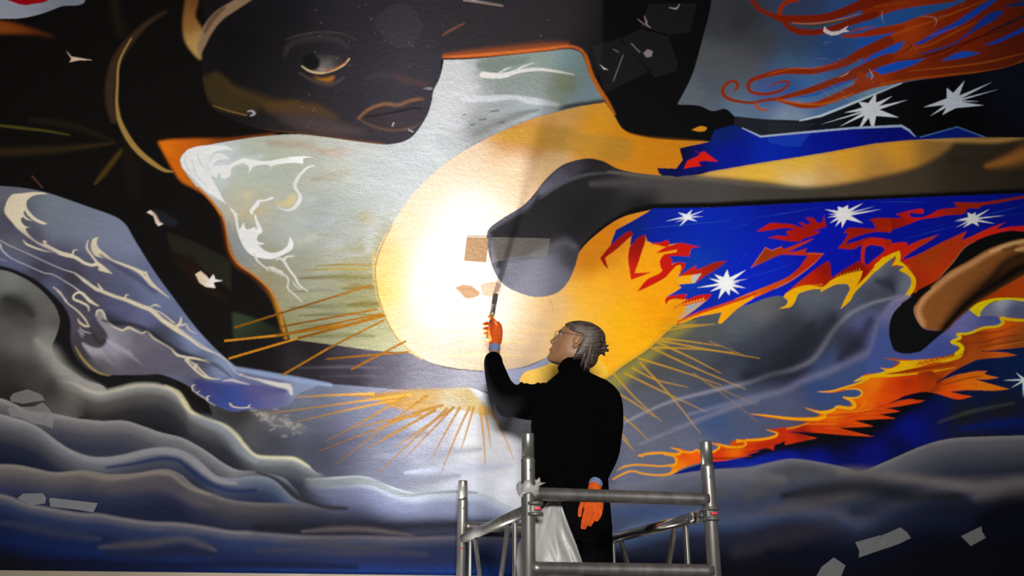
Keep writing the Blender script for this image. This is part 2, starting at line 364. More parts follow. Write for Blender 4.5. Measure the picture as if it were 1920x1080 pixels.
stroke(RIM, [1, 1.6, 1.8, 2, 2, 2, 2, 2, 1.4], (198, 128, 52), soft=2, alpha=.85)
stroke('372,352 396,376 414,402', [2, 2.4, 2], (196, 122, 40), soft=2)
stroke('832,107 880,105 960,98 1020,92 1066,87 1088,93 1100,110 1110,142 1124,168 1137,190', [1.2, 2.6, 2.6, 2.6, 2.4, 2.4, 2.6, 2.8, 2.6, 1.6], (206, 116, 60), soft=4)
stroke('1098,104 1108,138 1122,165 1138,190 1152,214', [3, 4, 4, 4, 2], (196, 118, 40), soft=3, alpha=.8)
# greyer tongues in the neck water
fill('893,119 905,112 940,110 990,106 985,118 960,124 940,132 915,140 898,132', (134, 146, 140), soft=2, alpha=.75, clip=NK)
fill('926,168 934,155 955,147 985,140 1015,136 1050,142 1060,160 1040,175 1000,186 960,182 935,180', (150, 158, 154), soft=3, alpha=.7, clip=NK)
fill('1038,142 1070,138 1080,152 1078,172 1052,166', (140, 148, 112), soft=4, alpha=.6, clip=NK)
stroke('905,140 940,142 975,133 1010,130 1045,134 1076,140', [6, 5, 3.5, 3, 2.4, 1.2], (236, 232, 230), soft=1.5, clip=NK, alpha=.9)
stroke('960,138 978,126 1000,118', [1.5, 2.2, 1], (226, 226, 222), soft=1.5, clip=NK, alpha=.85)
stroke('930,140 948,130 958,126', [1, 2, 1], (226, 226, 222), soft=1.5, clip=NK, alpha=.8)
stroke('870,185 920,185 960,182 1000,190 1046,196', [6, 6, 4, 7, 3], (232, 234, 240), soft=4, clip=NK, alpha=.7)
stroke('890,252 930,232 975,214 1010,206', [8, 12, 9, 3], (150, 152, 150), air=True, clip=NK)
for (x, y, a, b) in ((905, 224, 6, 2), (928, 208, 7, 2), (886, 234, 3, 2), (940, 230, 5, 2), (870, 215, 3, 1.5), (830, 240, 3, 2), (878, 240, 2, 1)):
    stroke('%g,%g %g,%g' % (x - a, y + b * .4, x + a, y - b * .4), b * .7, (104, 108, 92), soft=1.5, alpha=.8, sm=False)
stroke('800,336 850,298 900,268 950,245 1000,224 1040,212', [1.5, 2.5, 4, 5, 4, 2], (150, 146, 160), soft=3, alpha=.55, clip=NK)
fill('1042,208* 1060,197 1100,190 1134,186 1134,196 1090,200', (74, 72, 74), soft=1.5)
# brush marks in the pale water left of the sun
for (x0, x1, y, c, wd) in ((590, 700, 497, (188, 160, 70), 4), (570, 690, 505, (200, 176, 60), 4), (560, 695, 520, (150, 140, 84), 8), (545, 690, 545, (172, 172, 150), 6), (540, 700, 575, (150, 150, 110), 7), (560, 700, 590, (142, 138, 96), 5), (590, 680, 478, (206, 206, 200), 6), (570, 640, 460, (202, 206, 202), 8), (560, 690, 610, (160, 160, 124), 7), (580, 700, 630, (150, 150, 104), 7), (640, 700, 540, (168, 148, 66), 9), (650, 720, 570, (150, 128, 50), 8)):
    stroke('%g,%g %g,%g %g,%g' % (x0, y + 2, (x0 + x1) / 2, y - 1, x1, y), [1, wd, wd * .7], c, air=True, alpha=.8, clip=NK)
fill('672,405 690,398 706,410 700,422 682,420', (212, 196, 130), soft=5, alpha=.6, clip=NK)
for (x, y, l, wd, cc) in ((460, 300, 60, 12, (206, 214, 214)), (520, 330, 70, 16, (178, 186, 176)), (470, 400, 50, 16, (194, 182, 150)), (560, 380, 60, 18, (186, 198, 196)), (620, 330, 70, 14, (198, 192, 174)), (560, 450, 60, 16, (196, 200, 190)), (640, 450, 60, 14, (206, 212, 208)), (680, 380, 50, 16, (214, 220, 218)), (600, 420, 50, 12, (200, 206, 212)), (500, 470, 40, 12, (168, 164, 140)), (720, 340, 60, 12, (226, 232, 234)), (640, 280, 70, 9, (210, 196, 180)), (560, 272, 60, 7, (176, 184, 174)), (840, 240, 60, 14, (232, 234, 240)), (870, 170, 50, 14, (232, 230, 236)), (770, 300, 60, 12, (232, 238, 242))):
    stroke('%g,%g %g,%g %g,%g' % (x - l / 2, y + 6, x, y, x + l / 2, y - 7), [wd * .4, wd, wd * .5], cc, air=True, alpha=.6, clip=NK)
for s, wd in (('742,405 770,360 810,318 860,284', 26), ('690,470 700,420 730,380', 22), ('830,300 800,270 830,200 850,140', 26)):
    stroke(s, [wd * .5, wd, wd, wd * .5], (232, 236, 238), air=True, alpha=.55, clip=NK)
# wave crests on the left of the water
W1 = (236, 236, 236)
fill('230,240* 260,190 300,145 400,115 520,108 640,115 720,160* 640,145 560,160 520,185 600,180 680,232* 600,235 545,255 520,300* 560,290 660,285 720,255 800,225 870,235* 1000,250 1150,225 1300,205 1440,215* 1340,225 1340,275* 1250,265 1130,275 1050,300 1040,340* 1025,285 920,290 880,310 850,360* 845,300 800,270 740,285 690,320 680,380 630,410* 600,400 580,350 560,400* 510,390 540,450 580,520 620,600 680,670 760,740* 700,710 660,650 600,610 520,560 450,510 380,440 310,370 250,310', W1, TJ, alpha=.9)
for s in ('330,240 350,290 370,370 430,440 480,500', '380,180 400,240 440,310 500,350', '280,200 270,260 310,330 370,400', '460,260 480,310 520,340', '600,150 540,185 500,230 490,290', '640,240 580,250 540,280'):
    stroke(s, [2, 7, 6, 2], (196, 206, 210), TJ, soft=2, alpha=.8)
fill('690,670* 740,740 760,860 800,800* 825,865 850,860 900,840* 920,870 905,770* 930,790 970,880 930,920 925,970 990,990* 960,1005 930,1000 1000,1060 1080,1075 1150,1050 1200,1000 1215,925* 1245,980 1240,1040 1180,1080 1060,1130 900,1110 820,1050 770,960 740,860 720,760', W1, TJ, alpha=.95)
stroke('880,725 870,700 920,640 940,610 990,605 1060,580', [8, 16, 20, 12, 8, 10], W1, TJ, soft=1.5)
stroke('905,740 915,790 940,830 950,880', [10, 8, 8, 14], W1, TJ, soft=1.5)
stroke('1440,290 1380,305 1330,350 1290,400 1260,470 1290,530 1310,570 1290,630 1240,680 1170,690 1100,660', [5, 9, 12, 16, 16, 10, 16, 20, 12, 8, 3], W1, TJ, soft=1.5)
fill('1090,600 1150,620 1200,570 1260,545 1270,600 1230,660 1160,665 1100,650', (222, 206, 150), TJ, soft=3, alpha=.75)
fill('790,520 840,540 870,600 850,590 800,560', (214, 204, 166), TJ, soft=3, alpha=.6)
stroke('415,520 440,580 480,620 545,670', [14, 10, 7, 8], (222, 222, 220), TK, soft=1.5)
for i in range(6): stroke('%g,%g %g,%g %g,%g %g,%g' % (545 + i * 24, 690 + i * 6, 555 + i * 24, 655 + i * 8, 590 + i * 22, 660 + i * 8, 600 + i * 20, 700 + i * 10), [3, 6, 6, 2], (230, 230, 224), TK, soft=1.5)
stroke('600,650 680,705 740,745 760,790 755,870 820,930 900,1005', [6, 9, 9, 7, 7, 6, 3], (222, 222, 218), TK, soft=1.5)
stroke('640,580 660,565 700,575 720,600 770,680 830,760 870,835 960,900', [5, 8, 12, 13, 11, 10, 8, 3], (228, 228, 224), TK, soft=1.5)
stroke('715,590 740,550 820,540', [9, 9, 3], (226, 226, 224), TK, soft=1.5)
stroke('805,800 830,840 890,885', [4, 7, 2], (220, 220, 216), TK, soft=1.5)
stroke('150,200 190,350 280,470 380,590 470,680', [14, 22, 26, 22, 10], (150, 160, 168), TK, air=True, alpha=.8)
stroke('600,262 660,275 700,285 740,300', [2, 5, 5, 3], (228, 228, 226), soft=4, alpha=.6, clip=NK)
stroke('640,292 690,284 740,286', [2, 4, 2], (226, 226, 224), soft=3, alpha=.6, clip=NK)
stroke('505,268 560,272 640,292', [8, 12, 6], (190, 164, 146), air=True, alpha=.55, clip=NK)
# dark quilt beside the water
fill('312,436* 360,452 432,488 434,545 400,520 350,485 322,470', (38, 38, 27), sm=False, soft=2)
fill('322,474 360,480 395,520 428,572 385,548 345,515', (32, 19, 12), sm=False, soft=3)
fill('435,585* 456,590 490,602 540,628* 500,655 470,690 445,692', [(440, 600, (58, 70, 52)), (500, 640, (30, 33, 24)), (450, 680, (48, 55, 38))], soft=2)
fill('275,398* 282,394 294,402 300,416 307,420 297,424 292,418 288,405', (226, 204, 190), sm=False)
fill('286,392 306,398 334,416 326,424 300,416 292,404', (34, 34, 42), soft=1.5)
fill('366,514* 376,508 388,518 392,524 400,514* 404,524 418,526* 400,530 404,540* 386,538 374,530', [(380, 520, (222, 200, 176)), (398, 522, (240, 236, 232))], sm=False)
# --- dark band below the sun
fill('545,636* 620,646 700,657 770,663 830,688 905,697 960,697 1010,690 1060,664 1080,700 980,716 940,740 880,727 800,734 700,726 600,718 530,706 470,699 430,690 440,640', [(500, 680, (22, 18, 18)), (560, 680, (54, 48, 54)), (640, 690, (80, 74, 88)), (720, 700, (124, 118, 134)), (800, 705, (186, 184, 200)), (900, 712, (214, 214, 228)), (1000, 700, (178, 184, 208)), (580, 655, (40, 34, 38)), (660, 712, (76, 70, 82))])
for s in ('560,690 640,688 720,690', '600,706 700,705 780,712', '690,725 740,700 800,690'): stroke(s, [1, 3, 1], (140, 132, 148), soft=3, alpha=.45)
# --- pale sky under the band
fill('395,720 460,696 530,705 600,718 700,726 800,734 880,727 940,742 1000,700 1160,690 1250,640 1300,600 1420,640 1500,900 1300,960 900,990 760,950 600,930 520,880 460,850 400,780', [(450, 780, (60, 58, 56)), (470, 800, (92, 92, 96)), (560, 735, (128, 136, 156)), (540, 790, (108, 110, 126)), (520, 830, (76, 78, 88)), (620, 770, (134, 138, 158)), (640, 830, (116, 118, 142)), (600, 850, (86, 88, 104)), (720, 800, (176, 178, 200)), (740, 870, (176, 180, 206)), (820, 800, (232, 234, 250)), (800, 860, (226, 230, 250)), (900, 830, (252, 252, 255)), (900, 780, (246, 248, 255)), (950, 760, (236, 238, 252)), (960, 900, (242, 244, 255)), (880, 900, (236, 240, 255)), (1180, 800, (124, 128, 146)), (1250, 740, (90, 94, 108)), (1200, 880, (118, 122, 142)), (1260, 640, (96, 96, 96)), (1330, 840, (110, 112, 126)), (1400, 700, (72, 76, 88))])
for (x0, x1, y, c) in ((700, 900, 850, (210, 214, 240)), (760, 960, 880, (212, 218, 244)), (640, 800, 820, (150, 150, 178)), (560, 700, 800, (132, 132, 158)), (720, 860, 900, (176, 180, 206)), (1160, 1300, 820, (132, 136, 156)), (1170, 1330, 760, (112, 116, 132)), (1200, 1290, 790, (88, 104, 140))):
    stroke('%g,%g %g,%g %g,%g' % (x0, y + 6, (x0 + x1) / 2, y, x1, y - 8), [4, 16, 6], c, air=True, alpha=.5)
stroke('470,765 510,785 540,795 566,806', [8, 22, 20, 8], (128, 128, 132), air=True, alpha=.7)
for q in range(46):
    t = random.random(); x = 478 + 86 * t + random.gauss(0, 6); y = 768 + 38 * t + random.gauss(0, 8)
    stroke('%g,%g %g,%g' % (x, y, x + random.uniform(-9, 9), y + random.uniform(-3, 5)), random.uniform(1, 2.6), (196, 190, 182), soft=3, alpha=.35, sm=False)
# --- the sun
SUN = '1134,192* 1085,200 1045,210 1000,222 950,242 900,266 850,296 800,336 765,376 735,421 712,461 702,501 706,541 715,576 730,611 750,640 775,662 810,680 850,690 905,695 950,693 990,685 1030,668 1062,655 1090,700 1130,720 1160,692 1215,655 1262,612 1290,598* 1330,560 1330,380 1240,385 1240,330 1240,322 1280,316 1286,296 1290,278 1330,266 1260,262 1215,257 1180,249 1164,238 1150,214'
CR = (.86, .66, .36, 1)
sunm = fill(SUN, [(850, 480, (.80, .72, .64, 1)), (870, 400, (.74, .64, .55, 1)), (820, 560, (.72, .62, .53, 1)), (930, 590, (.72, .60, .48, 1)), (880, 300, (.50, .375, .27, 1)), (810, 345, (.52, .39, .285, 1)), (765, 415, (.50, .37, .25, 1)), (718, 480, (.46, .29, .10, 1)), (714, 550, (.44, .265, .06, 1)), (736, 605, (.42, .28, .15, 1)), (780, 648, (.36, .27, .19, 1)), (860, 668, (.33, .26, .195, 1)), (950, 668, (.46, .34, .22, 1)), (1000, 620, (.62, .44, .27, 1)), (1040, 585, (.70, .45, .20, 1)), (1100, 560, (255, 192, 66)), (1080, 620, (255, 198, 70)), (960, 262, (206, 148, 50)), (1010, 270, (206, 142, 40)), (970, 310, (.60, .44, .30, 1)), (1035, 308, (.52, .35, .17, 1)), (1060, 218, (238, 190, 120)), (1110, 235, (222, 160, 40)), (1110, 280, (204, 138, 30)), (1180, 280, (204, 138, 32)), (1240, 300, (196, 130, 30)), (1130, 440, (206, 130, 14)), (1110, 490, (196, 124, 16)), (1130, 530, (248, 180, 50)), (1160, 600, (255, 188, 6)), (1230, 580, (246, 170, 14)), (1200, 640, (250, 182, 10)), (1120, 690, (250, 184, 16)), (1260, 600, (228, 160, 24)), (1260, 500, (240, 166, 16)), (1210, 520, (244, 172, 20))])
SN = full(sunm)
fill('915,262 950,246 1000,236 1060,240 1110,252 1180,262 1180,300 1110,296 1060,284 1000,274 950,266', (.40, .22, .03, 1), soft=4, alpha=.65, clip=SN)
stroke('700,470 702,510 708,545 718,580 735,615 755,645 790,672', [2, 3, 3.6, 3.6, 3.4, 3, 2], (.50, .30, .06, 1), soft=4, alpha=.5)
stroke('735,423 716,460 704,500 707,540 716,576 731,612 752,643 778,664', [.8, 1, 1.2, 1.2, 1.2, 1.2, 1.1, .7], (.07, .06, .06, 1), soft=1, alpha=.8)
stroke('1128,716 1160,690 1214,654 1262,610 1290,597', [3, 4, 4, 4, 2], (.62, .32, .02, 1), soft=4, alpha=.6, clip=SN)
for s in ('1045,210 1130,232', '1010,545 1030,560 1040,590', '710,433 725,432', '760,578 840,555'): stroke(s, [.6, 1.1, .4], (.40, .22, .06, 1), alpha=.5)
for (x0, x1, y) in ((760, 880, 560), (800, 940, 590), (770, 900, 620), (860, 1000, 640), (820, 980, 665), (770, 860, 530), (960, 1030, 620)):
    stroke('%g,%g %g,%g %g,%g' % (x0, y + 3, (x0 + x1) / 2, y, x1, y + 2), [1, 5, 2], (.80, .52, .20, 1), air=True, alpha=.45, clip=SN)
# lavender strip and yellow flap below the sun
fill('905,694* 960,692 1000,683 1060,655 1080,690 1030,690 1010,696 990,705 982,722 905,720', (168, 172, 196), soft=1)
fill('974,712* 984,698 1010,690 1045,676 1100,660 1140,700 1080,720 1000,722 980,722', [(1000, 705, (.80, .50, .10, 1)), (1080, 690, (.78, .44, .04, 1))])
# retouched spots beside the brush
fill('852,540* 868,533 884,535 900,548 898,555 880,560 870,558 862,548', (.29, .175, .095, 1), sm=False)
fill('900,534 912,530 930,528 942,534 938,548 930,558 905,554', (.34, .23, .15, 1), sm=False, alpha=.8)
# --- the grey arm and hand across the sun
ARM = '915,432 940,411 980,386 1003,362 1018,342 1040,320 1062,306 1100,297 1130,302 1158,316 1200,325 1260,330 1310,327 1340,319 1440,302 1500,293 1560,283 1640,268 1700,262 1780,258 1850,256 1885,254 1920,247 2150,200 2150,345 1920,362 1700,371 1440,384 1340,389 1220,393* 1165,408 1120,438 1088,470 1078,500 1064,530 1044,549 1010,557 976,550 946,535 930,515 920,490 914,462'
armm = fill(ARM, [(1060, 400, (.010, .009, .010, 1)), (980, 440, (.010, .009, .010, 1)), (1120, 360, (.014, .013, .014, 1)), (1040, 540, (.05, .05, .06, 1)), (1200, 350, (.045, .043, .046, 1)), (1260, 345, (80, 76, 74)), (1200, 380, (.010, .009, .010, 1)), (1320, 350, (82, 78, 76)), (1450, 365, (72, 68, 62)), (1650, 355, (70, 60, 48)), (1850, 340, (44, 38, 30)), (1920, 330, (36, 30, 24))])
AR = full(armm)
fill('908,486 940,486 985,484 1030,474 1085,462 1095,520 1050,570 960,565 910,520', [(960, 505, (158, 158, 172)), (1000, 530, (166, 166, 180)), (1050, 515, (132, 132, 146)), (1070, 490, (70, 68, 74)), (930, 500, (120, 118, 130))], soft=4, clip=AR)
stroke('1000,478 1030,466 1060,455 1078,462', [8, 14, 14, 8], (120, 118, 128), air=True, alpha=.6, clip=AR)
stroke('914,440 918,462 924,484 932,512', [7, 8, 8, 6], (150, 150, 166), air=True, alpha=.8, clip=AR)
stroke('918,432 945,412 985,388 1008,364', [5, 8, 8, 5], (120, 120, 134), air=True, alpha=.8, clip=AR)
stroke('936,498 940,480 946,462', [8, 12, 12], (30, 28, 32), air=True, alpha=.8, clip=AR)
fill('1008,356 1024,338 1042,320 1064,306 1100,297 1130,303 1116,312 1090,322 1066,336 1040,352 1014,366', [(1040, 335, (104, 102, 118)), (1070, 315, (76, 72, 82)), (1110, 303, (40, 38, 42)), (1020, 354, (128, 126, 142))], soft=2, clip=AR)
stroke('1012,372 1040,352 1070,336 1110,326 1160,324', [2, 4, 4, 3, 1.5], (96, 94, 104), soft=3, alpha=.7, clip=AR)
stroke('1110,345 1180,342 1260,346 1340,352', [8, 14, 12, 6], (84, 80, 80), air=True, alpha=.7, clip=AR)
fill('1300,329* 1340,319 1440,302 1500,292 1560,282 1640,267 1700,261 1760,258 1790,262 1770,285 1720,312 1640,332 1560,346 1500,349 1440,341 1370,334', [(1340, 325, (214, 172, 96)), (1420, 318, (226, 180, 74)), (1500, 308, (222, 170, 62)), (1500, 340, (214, 188, 142)), (1580, 300, (206, 152, 52)), (1680, 280, (196, 140, 50)), (1650, 318, (160, 122, 66)), (1750, 275, (120, 92, 50)), (1560, 335, (190, 156, 100))], soft=4, clip=AR)
stroke('1850,310 1890,300 1920,290 2000,270', [8, 18, 22, 20], (128, 86, 40), air=True, alpha=.8, clip=AR)
stroke('1720,262 1800,262 1880,262 1980,240', [2, 8, 8, 8], (150, 118, 66), air=True, alpha=.8, clip=AR)
stroke('1780,300 1840,300 1900,275', [8, 16, 8], (40, 34, 26), air=True, alpha=.8, clip=AR)
stroke('1140,322 1220,330 1300,333 1400,345 1500,354', [3, 8, 8, 6, 3], (112, 104, 96), air=True, alpha=.6, clip=AR)
stroke('1090,466 1130,430 1180,402 1230,390 1340,386 1440,381 1640,373 1920,360 2100,345', [3, 6, 8, 8, 7, 7, 7, 7, 7], (.003, .003, .003, 1), soft=6, clip=AR)
# --- blue night sky with red figures and stars
BL = (8, 44, 172)
fill('1222,391* 1214,398 1183,416 1155,431* 1148,449 1144,461 1162,447 1185,436 1183,449 1181,461 1194,451 1210,440 1213,452 1223,456 1235,459 1246,457 1252,459 1273,456 1287,458 1296,463 1292,480 1252,480 1260,487 1258,496 1267,492 1285,493 1275,513 1271,518* 1308,513 1315,513 1303,530 1271,534 1278,539* 1263,549 1250,556* 1288,552 1283,561 1290,561* 1335,552* 1325,563 1304,580 1280,597* 1340,594 1400,586 1460,570 1560,540 1700,500 1920,450 2150,420 2150,335 1920,362 1700,371 1440,384 1340,389', [(1190, 430, (10, 40, 120)), (1250, 430, (6, 40, 162)), (1320, 430, (4, 46, 176)), (1300, 500, (22, 72, 170)), (1400, 520, (4, 44, 190)), (1480, 400, (4, 26, 140)), (1560, 450, (2, 24, 160)), (1650, 430, (4, 22, 140)), (1800, 420, (4, 20, 124)), (1900, 380, (4, 16, 104)), (1430, 480, (6, 40, 178)), (1340, 560, (6, 44, 168))], sm=False)
for s in ('500,240 800,205 1300,160', '1250,245 1440,195', '1340,610 1440,450'): stroke(s, [.6, 2.4, 1.5], (60, 120, 190), TC, soft=1.5, alpha=.7)
for s in ('0,640 70,530', '0,890 250,820 520,730', '0,280 400,220 800,150', '0,1000 60,985', '800,395 860,360'): stroke(s, [1, 3, 1], (50, 100, 180), TD, soft=1.5, alpha=.6)
for s in ('1440,130 1200,190 1000,240', '0,95 300,95 500,100', '300,450 600,370 760,330', '450,370 700,305', '1440,210 1200,225'): stroke(s, [1, 2.6, 1], (50, 96, 160), TE, soft=1.5, alpha=.6)
RD = (196, 34, 22); RO = (176, 52, 14)
fill('120,500* 200,400 300,310 360,265 405,258* 418,290* 350,345 280,410 200,470 165,495* 180,550 198,600* 160,565', (150, 24, 14), TC)
fill('530,290* 470,310 420,360 385,400* 372,500 385,600 400,695* 480,665 580,628* 500,630 430,635* 465,540 500,430 530,340', [(1190, 465, (150, 24, 18)), (1188, 510, (206, 44, 26))], TC)
fill('620,455* 700,405 780,378 850,362 940,380 1030,398* 965,405 930,435 925,485* 830,480 720,480 700,465* 810,445* 815,420* 720,440', RD, TC)
fill('700,465 660,520 665,580 680,610 650,640 560,680 520,715 455,800* 560,755 700,680 740,640 800,575 840,560 850,590 835,645* 880,590 890,545* 820,535 765,560* 770,515 735,480', RD, TC)
fill('690,350 720,335 745,360 735,390 690,395 640,380 600,375 580,365 640,360', RD, TC)
fill('820,665* 900,615 990,560* 985,600 1060,575 1160,535 1265,525* 1150,610 1060,665 975,725* 1035,638* 940,650', [(1290, 510, (200, 44, 12)), (1340, 500, (150, 40, 26))], TC)
fill('820,668* 940,652 1035,640 970,722 820,738', (240, 176, 40), TC, sm=False); fill('950,655* 1032,636 972,722 945,720', (196, 196, 200), TC, sm=False)
fill('720,850* 800,830 900,822* 880,870 800,865 740,880 715,920* 705,880', RD, TC)
fill('770,960* 830,915 910,870 1000,835 1130,820* 1080,875 1000,900 900,925 840,930', RD, TC)
for i in range(9): fill('%g,%g* %g,%g* %g,%g*' % (810 + i * 28, 935 - i * 7, 826 + i * 28, 905 - i * 7, 838 + i * 28, 932 - i * 7), (236, 160, 40), TC, sm=False)
fill('880,1000* 900,925 1060,885 1000,935 850,1032 820,1032', (176, 176, 180), TC, sm=False, soft=1)
star('710,168 820,88 950,62 1055,72 1055,125 995,170 835,215 800,180', 905, 128, 30, (232, 238, 244), TC)
star('985,768 1100,680 1150,645 1265,600 1435,605 1450,685 1380,712 1435,770 1375,825 1285,835 1185,868 1110,800', 1255, 728, 62, (244, 246, 246), TC)
fill('95,415* 170,365 245,325 340,325 460,335 540,360 600,380* 570,345 540,320* 590,318 610,340 640,335 660,325* 640,290 605,270* 650,263 700,275 730,315 780,310 805,230* 815,300 830,355* 760,385 690,405* 760,410 720,440 640,470 580,490 575,510* 500,515 400,505 300,485 220,480* 300,455 380,455 440,460* 410,410 470,395 480,378* 380,375 250,395', [(1440, 425, (176, 30, 14)), (1510, 430, (150, 28, 14))], TD)
fill('50,785* 110,690 195,575* 260,605 360,565* 390,590 500,550 620,505 700,480* 640,520 540,570 430,625* 520,615 630,580* 610,625 700,630 800,640* 700,740 560,850 440,930 300,1000 150,1070 0,1130 -120,1160 -120,1110* 0,1060 150,1000 300,940 430,880 540,790 590,720 640,660* 500,655 350,655 200,720', [(1425, 480, (140, 58, 22)), (1500, 470, (176, 52, 14)), (1510, 500, (176, 44, 12)), (1440, 540, (200, 80, 14)), (1400, 560, (236, 130, 20))], TD)
stroke('800,640 700,742 560,852 440,932 300,1002', [1, 3, 4, 4, 3], (226, 140, 90), TD, soft=1.5, alpha=.7)
for s in ('50,785 195,578', '195,578 260,608 360,568', '800,642 640,640'): stroke(s, 3, (220, 124, 40), TD, soft=1.5, alpha=.8, sm=False)
fill('-60,270* 20,250 130,250 260,250 200,215* 330,180 440,160 475,175 465,208* 420,210 340,200 350,245* 450,245 540,215 620,170 800,150* 760,100* 900,100 1020,100 1200,75 1440,35 1700,0 1700,25 1440,60 1200,105 1040,130 1000,160* 900,160 860,210 700,225 560,250 450,265 300,320 90,390 20,370* 30,320', [(1670, 420, (116, 26, 10)), (1720, 395, (176, 28, 14)), (1800, 385, (130, 34, 12)), (1890, 372, (110, 30, 10))], TE)
fill('1000,430* 1060,375 1200,375 1340,385* 1300,280* 1440,270 1500,300 1500,420 1440,410 1300,420 1180,450 1060,500 1030,540* 1150,510 1280,470 1440,490 1500,500 1500,580 1440,560 1330,560 1250,530* 1180,555 1110,595 940,585* 1000,520 1050,430', [(1610, 435, (140, 26, 12)), (1590, 460, (150, 36, 14)), (1650, 455, (150, 40, 12))], TD)
fill('-120,500 0,440* 100,455 110,520* 200,490 310,485 310,520* 450,460 620,410* 520,480 400,550 300,620 260,660* 400,610 560,530 700,460 890,375* 840,465* 950,420 1100,350 1265,290* 1180,355 1300,335 1440,325 1700,290 1700,360 1440,380 1300,375 1100,420 960,480 860,540 760,670 680,760 600,850 450,930 330,1000 250,1060 0,1080 -120,900', [(1670, 470, (172, 36, 16)), (1700, 455, (176, 34, 16)), (1740, 480, (140, 60, 16)), (1790, 455, (150, 52, 16)), (1760, 510, (168, 54, 12)), (1720, 530, (150, 44, 12)), (1850, 435, (176, 40, 18)), (1900, 425, (160, 26, 18))], TE)
fill('-80,530 50,522 95,560 0,645 -90,700', (4, 26, 140), TE)
star('760,285 895,195 970,195 1110,165 1260,225 1160,305 1005,330 850,345 780,345 780,275', 945, 262, 46, (206, 208, 210), TE)
fill('385,1070* 560,920 740,780 850,715* 870,760 880,890* 1050,780 1160,715* 1240,765* 1340,700 1440,620 1500,580 1500,700 1300,860 1200,980 900,1010 600,1030', [(1520, 520, (176, 40, 12)), (1540, 505, (140, 26, 10)), (1610, 500, (120, 20, 8)), (1640, 490, (186, 40, 14)), (1500, 540, (186, 60, 14))], TD)
star('810,180 945,150 1050,135 1210,115 1330,150 1395,180 1210,325 990,375 920,360 860,325 840,262 855,228', 1010, 235, 70, (224, 228, 232), TD)
# --- grey cloud right of the sun, its yellow rims
CLOUD = '1262,612* 1310,596 1360,578 1400,572 1440,558 1466,555 1476,567 1473,574* 1492,561 1498,551 1524,542 1544,542 1567,533 1588,532 1594,545 1576,578* 1600,549 1622,529 1640,505 1659,492 1679,481* 1673,498 1694,500 1687,508 1704,516 1711,527 1708,541 1698,554 1675,565 1720,570 1800,590 1920,560 2150,560 2150,720 1900,640 1700,720 1600,760 1480,830 1390,850 1320,870 1180,905 1120,905 1070,860 1080,760 1130,715 1215,655'
fill(CLOUD, [(1300, 625, (96, 98, 96)), (1420, 575, (110, 110, 112)), (1400, 610, (92, 100, 108)), (1500, 620, (58, 60, 66)), (1450, 660, (58, 62, 76)), (1410, 680, (56, 64, 80)), (1480, 690, (40, 44, 56)), (1530, 560, (96, 102, 112)), (1570, 550, (86, 92, 104)), (1540, 590, (80, 86, 100)), (1640, 510, (108, 112, 124)), (1670, 530, (52, 56, 70)), (1700, 535, (108, 116, 128)), (1640, 550, (70, 74, 86)), (1590, 640, (56, 58, 74)), (1600, 650, (60, 58, 70)), (1640, 620, (96, 100, 140)), (1660, 650, (72, 86, 140)), (1620, 690, (66, 84, 128)), (1540, 730, (58, 80, 126)), (1470, 760, (90, 96, 122)), (1330, 790, (66, 92, 138)), (1390, 770, (88, 98, 126)), (1260, 760, (100, 104, 118)), (1200, 830, (116, 120, 138)), (1340, 700, (74, 78, 90)), (1300, 830, (116, 118, 136)), (1240, 680, (84, 84, 80)), (1500, 800, (86, 84, 104)), (1190, 880, (118, 122, 144)), (1560, 700, (70, 84, 120)), (1820, 640, (70, 78, 124)), (1900, 600, (66, 72, 104)), (1730, 690, (70, 84, 140))])
stroke('1085,715 1072,790 1085,905', [26, 50, 30], (142, 145, 166), air=True, alpha=.9)
stroke('-1200,1400 -700,1160 -300,1050 0,980 200,910 400,860 560,780 650,660 720,550 800,460 900,380 1050,310 1200,270 1300,240', [16, 20, 24, 28, 30, 32, 34, 34, 32, 30, 28, 24, 20, 14], (136, 136, 150), TF, air=True, alpha=.75)
stroke('-500,1250 0,1120 300,1050 480,960 700,880 900,780 1030,720 1080,620 1100,500 1180,380 1250,300', [20, 40, 46, 46, 46, 50, 54, 50, 44, 40, 20], (116, 116, 142), TF, air=True, alpha=.65)
stroke('-900,1500 -500,1330 -100,1180 100,1130', [20, 30, 34, 20], (132, 134, 152), TF, air=True, alpha=.7)
stroke('1400,705 1460,690 1520,640 1560,600', [22, 40, 44, 26], (34, 36, 44), air=True, alpha=.75)
stroke('1575,672 1610,640 1632,602', [12, 22, 14], (38, 38, 50), air=True, alpha=.7)
stroke('1340,690 1400,650 1470,610', [20, 34, 24], (60, 64, 76), air=True, alpha=.6)
stroke('40,800 200,760 420,640 560,480', [40, 80, 90, 50], (44, 46, 56), TF, air=True, alpha=.6)
stroke('1100,120 1200,150 1240,200', [40, 60, 30], (40, 42, 56), TF, air=True, alpha=.7)
YL = (246, 170, 16)
fill('780,1085* 1000,1000 1200,930 1440,838* 1500,815 1500,860 1440,900 1350,960 1215,1085 1180,1085* 1215,985* 1000,1030 860,1085', YL, TC)
stroke('820,1075 1000,995 1200,930 1440,848 1520,815', [8, 11, 12, 12, 10], (200, 66, 8), TC, soft=2)
for i in range(18): stroke('%g,%g %g,%g' % (1000 + i * 26, 1006 - i * 9, 992 + i * 26, 1022 - i * 9), [3, 1], (210, 84, 10), TC, sm=False)
fill('330,225* 420,175 530,155 640,170 720,110 850,60 980,35* 960,100 920,165* 1000,90 1080,0 1150,-80 1180,-70 1120,0* 1020,110 920,210 870,290 790,360* 830,270 870,190 850,145* 760,150 690,180 625,215* 620,190 540,195 440,230 410,290 370,340 270,355* 330,325 345,290 310,255*', YL, TF)
